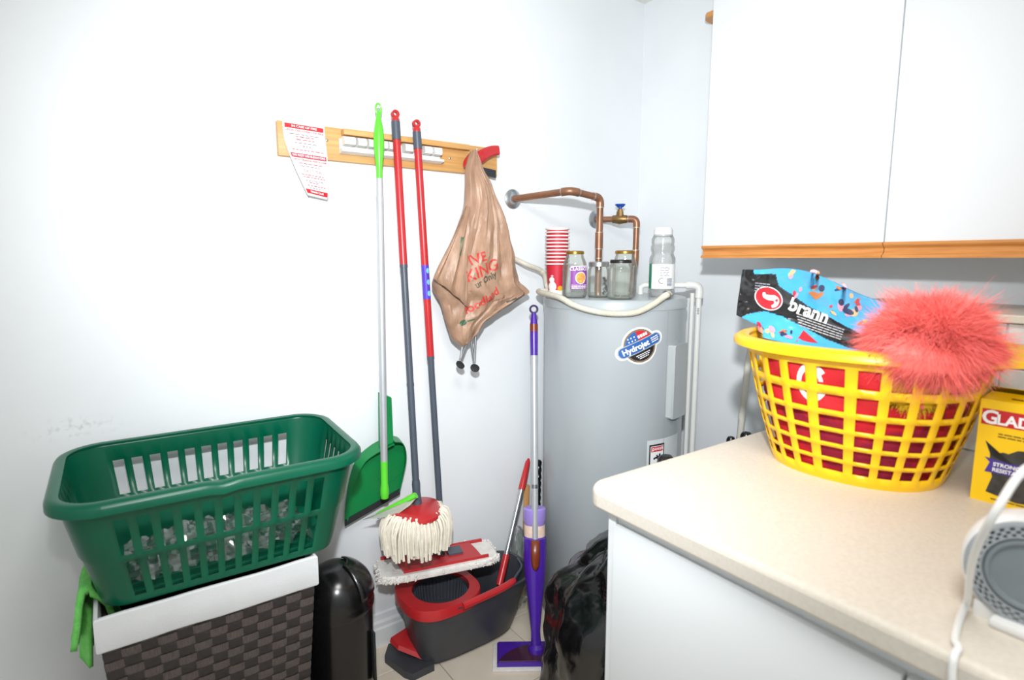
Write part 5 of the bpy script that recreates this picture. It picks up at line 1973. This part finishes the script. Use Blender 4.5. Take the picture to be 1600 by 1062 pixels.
def fluff(c, rad, n_, ln, seed, clump=90, w_=0.0011, grav=0.012):
    rnd = random.Random(seed)
    cl = []
    for k in range(clump):
        z = 1 - 2 * (k + 0.5) / clump
        a = k * 2.399963
        r_ = sqrt(max(0, 1 - z * z))
        d = Vector((r_ * cos(a), r_ * sin(a), z)) + Vector((rnd.gauss(0, .12), rnd.gauss(0, .12), rnd.gauss(0, .12)))
        cl.append((d.normalized(), rnd.uniform(0.78, 1.15), Vector((rnd.gauss(0, .5), rnd.gauss(0, .5), rnd.gauss(0, .5)))))
    V, F = [], []
    for k in range(n_):
        d, lk, bend = cl[rnd.randrange(clump)]
        d = (d + Vector((rnd.gauss(0, .13), rnd.gauss(0, .13), rnd.gauss(0, .13)))).normalized()
        base = Vector((d.x * rad[0], d.y * rad[1], d.z * rad[2])) * rnd.uniform(0.45, 0.75)
        L = ln * lk * rnd.uniform(0.7, 1.15)
        sd_ = d.cross(Vector((rnd.gauss(0, 1), rnd.gauss(0, 1), rnd.gauss(0, 1)))).normalized()
        b0_ = len(V)
        jit = Vector((rnd.gauss(0, .55), rnd.gauss(0, .55), rnd.gauss(0, .55)))
        for i in range(4):
            t = i / 3
            p = Vector(c) + base + d * L * t + (bend * 1.1 + jit) * L * 0.42 * t * t - Vector((0, 0, grav * t * t))
            ww_ = w_ * (1 - 0.75 * t)
            V += [p + sd_ * ww_, p - sd_ * ww_]
        for i in range(3):
            F.append((b0_ + 2 * i, b0_ + 2 * i + 1, b0_ + 2 * i + 3, b0_ + 2 * i + 2))
    return V, F


def ball(c, rad, seed, n_=24):
    rows = []
    for i in range(1, n_):
        th_ = pi * i / n_
        rows.append([Vector(c) + Vector((rad[0] * sin(th_) * cos(a), rad[1] * sin(th_) * sin(a), -rad[2] * cos(th_))) * (1 + 0.10 * fnoise((cos(a) * 2, sin(a) * 2, th_ * 2), 1.5, seed)) for a in [2 * pi * k / 36 for k in range(36)]])
    return loft(rows)


FLC = M('coral_fluff', (250, 116, 108), 0.95, rgb2=(253, 134, 126), vscale=18, sss=0.0)
FLY = M('yellow_fluff', (226, 186, 20), 0.9, rgb2=(240, 206, 50), vscale=18)
fc_ = PD(1450, 530, 1.03)
fd = thing('duster', 'fluffy coral red duster lying on top of the yellow basket', 'duster', fc_ - Vector((0, 0, 0.09)))
def over_rim(g):
    """strands lie over the basket rim: inside or outside its wall, never through it"""
    for p in g[0]:
        h = p.z - CZ
        if h > YH + 0.045:
            continue
        L, W = yr(min(1.0, max(0.0, h / YH)))
        d = p - YC
        a_, b_ = d.dot(ydir) / L, d.dot(yprp) / W
        rho = (abs(a_) ** 2.33 + abs(b_) ** 2.33) ** (1 / 2.33)
        far = 1.03 if h < YH - 0.022 else 1.15 - max(0.0, h - YH - 0.009) / 0.036 * 0.16
        if 0.95 < rho < far:
            k = (far if rho > 0.985 else (0.95 if h < YH + 0.009 else rho)) / rho
            p.x, p.y = YC.x + d.x * k, YC.y + d.y * k
    return g


def squeezed(g, lim=0.955):
    """soft stuff pressed flat against the inside of the basket wall"""
    for p in g[0]:
        L, W = yr(min(1.0, max(0.0, (p.z - CZ) / YH)))
        d = p - YC
        rho = (abs(d.dot(ydir) / L) ** 2.33 + abs(d.dot(yprp) / W) ** 2.33) ** (1 / 2.33)
        if rho > lim:
            p.x, p.y = YC.x + d.x * lim / rho, YC.y + d.y * lim / rho
    return g


obj('core', ball(fc_ + Vector((0.012, 0.012, 0.026)), (0.072, 0.072, 0.040), 2), FLC, fd)
obj('fibres', over_rim(fluff(fc_, (0.104, 0.104, 0.080), 42000, 0.036, 5, 240, 0.0005, 0.008)), FLC, fd, kind='stuff', smooth=False)
hdl = fc_ + Vector((0.10, 0.05, -0.05))
obj('handle', tube([fc_ + Vector((0.02, 0.01, 0.02)), fc_ + Vector((0.15, 0.06, -0.05))], 0.009, 10), WHITE_PL, fd)
fy_ = PD(1428, 606, 1.050)
yd = thing('duster', 'fluffy yellow duster squeezed under the coral one in the basket', 'duster', fy_)
obj('core', squeezed(ball(fy_, (0.056, 0.056, 0.036), 3), 0.93), FLY, yd)
obj('fibres', squeezed(fluff(fy_, (0.064, 0.064, 0.044), 9000, 0.016, 9, 60, 0.0007, 0.003)), FLY, yd, kind='stuff', smooth=False)

# ------------------------------------------------------------------ yellow box of refuse bags
gx0 = PZ(1515, 777, CZ)
gx1 = PZ(1556, 788, CZ)
gdir = (gx1 - gx0)
gdir.z = 0
gdir.normalize()
gdep = Vector((-gdir.y, gdir.x, 0))
if gdep.x < 0: gdep = -gdep
GW, GD, GHt = 0.165, 0.085, 0.188
bx_ = thing('bag_box', 'yellow cardboard box of refuse bags with open top on the counter', 'box', gx0)
BOXY = M('yellow_card', (250, 204, 8), 0.45, var=0.02)
BOXT = M('yellow_card_inside', (206, 186, 110), 0.6)


def gp_(a, b, z): return Vector((gx0.x, gx0.y, CZ)) + gdir * a + gdep * b + Vector((0, 0, z))


sides = [gp_(0, 0, 0), gp_(GW, 0, 0), gp_(GW, GD, 0), gp_(0, GD, 0)]
wall_th = 0.0015
obj('carton', loft([sides, [p + Vector((0, 0, GHt)) for p in sides], [p + Vector((0, 0, GHt)) for p in (gp_(.002, .002, 0), gp_(GW - .002, .002, 0), gp_(GW - .002, GD - .002, 0), gp_(.002, GD - .002, 0))], [p + Vector((0, 0, GHt - 0.05)) for p in (gp_(.002, .002, 0), gp_(GW - .002, .002, 0), gp_(GW - .002, GD - .002, 0), gp_(.002, GD - .002, 0))]]), BOXY, bx_, smooth=False)
obj('front_flap', prism([gp_(0.0, 0.0, GHt), gp_(GW, 0.0, GHt), gp_(GW, 0.036, GHt + 0.010), gp_(0.006, 0.036, GHt + 0.010)], (0, 0, 0.0012)), BOXY, bx_, smooth=False)
obj('rear_flap', prism([gp_(0.0, GD, GHt), gp_(GW, GD, GHt), gp_(GW, 0.046, GHt + 0.018), gp_(0.0, 0.046, GHt + 0.018)], (0, 0, 0.0012)), BOXY, bx_, smooth=False)
obj('side_flap', prism([gp_(0, 0.004, GHt), gp_(0, GD - 0.004, GHt), gp_(0.003, GD * 0.62, GHt + 0.024), gp_(0.003, GD * 0.35, GHt + 0.024)], (0, 0, 0.0012)), BOXT, bx_, smooth=False)
obj('bag_roll', box((0, 0, 0), (GW - 0.01, 0.05, 0.05), 0.01), SACK, None)
bo = [o for o in COL.objects if o.name.startswith('bag_roll')][-1]
bo.data.transform(Matrix(((gdir.x, gdep.x, 0, gp_(0.005, 0.018, 0).x), (gdir.y, gdep.y, 0, gp_(0.005, 0.018, 0).y), (0, 0, 1, CZ + GHt - 0.052), (0, 0, 0, 1))))
bo.parent = bx_
bo.matrix_parent_inverse = Matrix.Translation(-Vector(bx_.location))


def onbox(g, a, z, off=0.0006):
    return decal(g, gp_(a, 0, z), gdir, (0, 0, 1), -gdep, None, off)


obj('logo_panel', onbox(rect2d(-0.036, -0.0145, 0.036, 0.0145), 0.040, GHt - 0.030), PRINTR, bx_, label='red brand panel')
gl = join(rot2d(text2d('G', 0.034, bold=0.0009), 0, -0.0235, -0.001), rot2d(text2d('LAD', 0.0255, bold=0.0009), 0, 0.0095, -0.003))
obj('lettering', onbox(gl, 0.040, GHt - 0.030, 0.001), PRINTW, bx_, smooth=False)
obj('small_print', onbox(join(dashes(-0.016, 0.020, 0, 0.0022, 1, 0.006, 0.012, 0.0015), dashes(-0.016, 0.026, -0.005, 0.0022, 2, 0.006, 0.012, 0.0015)), 0.046, GHt - 0.058), M('brown_print', (110, 84, 20), 0.5), bx_, smooth=False)
sackp = [(x * 0.86 - 0.004, y) for x, y in [(0.020, 0.114), (0.034, 0.088), (0.040, 0.094), (0.052, 0.098), (0.060, 0.097), (0.074, 0.106), (0.088, 0.108), (0.098, 0.098), (0.112, 0.104), (0.128, 0.096), (0.140, 0.080), (0.136, 0.050), (0.142, 0.022), (0.120, 0.016), (0.080, 0.012), (0.030, 0.020), (0.038, 0.050), (0.032, 0.070), (0.030, 0.092)]]
cs_ = Vector((sum(p[0] for p in sackp) / len(sackp), sum(p[1] for p in sackp) / len(sackp), 0))
sg = [Vector((x, y, 0)) for x, y in sackp] + [cs_]
ns = len(sackp)
obj('bag_picture', onbox((sg, [(i, (i + 1) % ns, ns) for i in range(ns)]), 0, 0), M('black_bag_picture', (44, 42, 40), 0.5, rgb2=(70, 68, 64), vscale=60), bx_, smooth=False)
obj('purple_band', onbox(([Vector(p + (0,)) for p in ((0.015, 0.084), (0.023, 0.076), (0.017, 0.057), (0.150, 0.060), (0.150, 0.086), (0.050, 0.080))], [(0, 1, 2, 3, 4, 5)]), 0, 0, 0.001), M('violet_band_print', (70, 52, 150), 0.45), bx_, smooth=False)
obj('lettering', onbox(text2d('STRONG', 0.0095, bold=0.0003), 0.047, 0.0735, 0.0014), PRINTW, bx_, smooth=False)
obj('lettering', onbox(text2d('RESISTANTS', 0.0095, bold=0.0003), 0.053, 0.0635, 0.0014), PRINTW, bx_, smooth=False)
obj('small_print', onbox(dashes(-0.03, 0.04, 0, 0.0022, 5, 0.006, 0.012, 0.0015), 0.06, 0.009), M('brown_print', (110, 84, 20), 0.5), bx_, smooth=False)
obj('small_print', decal(dashes(-0.03, 0.04, 0, 0.004, 6, 0.01, 0.02, 0.002), gp_(0.07, 0.012, GHt + 0.0046), gdir, (gdep + Vector((0, 0, 0.28))), Vector((0, 0, 1)), None, 0.0016), M('brown_print', (110, 84, 20), 0.5), bx_, smooth=False)

# ------------------------------------------------------------------ white fan heater with cord
fh = PD(1608, 897, 0.680)
fax = (CAM + Vector((0.10, 0.10, -0.34)) - fh)
fax.z = 0.10
fax.normalize()                                 # the face looks back across the counter
hz0 = CZ
FC = Vector((fh.x, fh.y, CZ + 0.069))
HS = 0.75
fx = fax.cross(Vector((0, 0, 1))).normalized()
if fx.dot(RT) < 0: fx = -fx
fu = fx.cross(-fax).normalized()
if fu.z < 0: fu = -fu
fn = thing('fan_heater', 'small white fan heater with grey round grille on the counter', 'heater', (FC.x, FC.y, CZ))
rows = []
for dpt, s in ((0.0, 0.84 * HS), (-0.006, 0.92 * HS), (-0.02, 0.98 * HS), (-0.05, 1.0 * HS), (-0.08, 0.93 * HS), (-0.105, 0.72 * HS), (-0.115, 0.3 * HS)):
    row = []
    for k in range(48):
        a = 2 * pi * k / 48
        c_, s_ = cos(a), sin(a)
        x, y = 0.094 * math.copysign(abs(c_) ** 0.9, c_) * s, 0.092 * math.copysign(abs(s_) ** 0.9, s_) * s
        p = FC + fx * x + fu * y + fax * dpt
        p.z = max(p.z, CZ + 0.004)
        row.append(p)
    rows.append(row)
obj('housing', loft(rows, True, False, True), WHITE_PL, fn, ang=60)
GRL = M('grey_grille_plastic', (150, 156, 160), 0.4, var=0.02)
gcn = FC


def gpt(r_, a, d_): return gcn + fx * (HS * r_ * cos(a)) + fu * (HS * r_ * sin(a)) + fax * d_


NG = 132
rads = [(0.0825, -0.006), (0.0825, 0.001), (0.078, 0.004), (0.0738, 0.0043), (0.0706, 0.0047), (0.0690, 0.0049), (0.0658, 0.0053), (0.0642, 0.0055), (0.0610, 0.0058), (0.0585, 0.006), (0.055, 0.003)]
V = [gpt(r_, 2 * pi * k / NG, d_) for r_, d_ in rads for k in range(NG)]
F = []
for i in range(len(rads) - 1):
    row = {3: 0, 5: 1, 7: 0}.get(i)
    for k in range(NG):
        if row is not None and (k + 2 * row) % 4 in (0, 1):
            continue
        F.append((i * NG + k, i * NG + (k + 1) % NG, (i + 1) * NG + (k + 1) % NG, (i + 1) * NG + k))
obj('grille_ring', (V, F), GRL, fn, ang=30, solid=0.0012, soff=-1, label='grey pierced ring of the grille')
obj('grille_disc', loft([[gpt(r_, 2 * pi * k / 48, d_) for k in range(48)] for r_, d_ in ((0.056, 0.003), (0.053, 0.007), (0.049, 0.007), (0.045, 0.003), (0.001, 0.003))], True, False, False), M('dark_grille_plastic', (122, 130, 134), 0.35), fn, ang=30)
obj('baffle', loft([[gpt(r_, 2 * pi * k / 48, d_) for k in range(48)] for r_, d_ in ((0.078, -0.016), (0.001, -0.016))], True, False, False), RUBBER, fn, label='dark baffle inside the grille')
obj('foot', box((FC.x - 0.026, FC.y - 0.026, CZ), (FC.x + 0.026, FC.y + 0.026, CZ + 0.012), 0.004), WHITE_PL, fn)
plp = [FC + fx * a + fu * -0.05 + fax * d_ for a, d_ in ((-0.046, 0.0), (0.060, 0.0), (0.060, -0.08), (-0.046, -0.08))]
plp = [Vector((p.x, p.y, CZ)) for p in plp]
obj('plinth', loft([plp, [p + Vector((0, 0, 0.020)) for p in plp]]), WHITE_PL, fn)
cdp = [PD(1680, 800, 0.74), PD(1650, 735, 0.69), PD(1612, 727, 0.64), PD(1588, 748, 0.615), PD(1566, 782, 0.605), PD(1548, 812, 0.61), PD(1531, 845, 0.63), PD(1519, 880, 0.66), PD(1514, 915, 0.695), PD(1511, 940, 0.722)]
cdp += [PZ(1503, 957, CZ + 0.0055), PZ(1496, 977, CZ + 0.0045), PZ(1492, 1000, CZ + 0.0045)]
last = PZ(1490, 1018, CZ + 0.005)
cdp += [Vector((CX0 + 0.014, last.y, CZ + 0.0045)), Vector((CX0 + 0.0002, last.y - 0.001, CZ + 0.0002)), Vector((CX0 - 0.0048, last.y - 0.002, CZ - 0.013)), Vector((CX0 - 0.006, last.y - 0.004, CZ - 0.06)), Vector((CX0 - 0.006, last.y - 0.006, CZ - 0.30))]
crd = obj('power_cord', tube(spline(cdp, 8), 0.0042, 10), WHITE_PL, None, 'white power cord draped from the fan heater over the counter edge', 'cord')
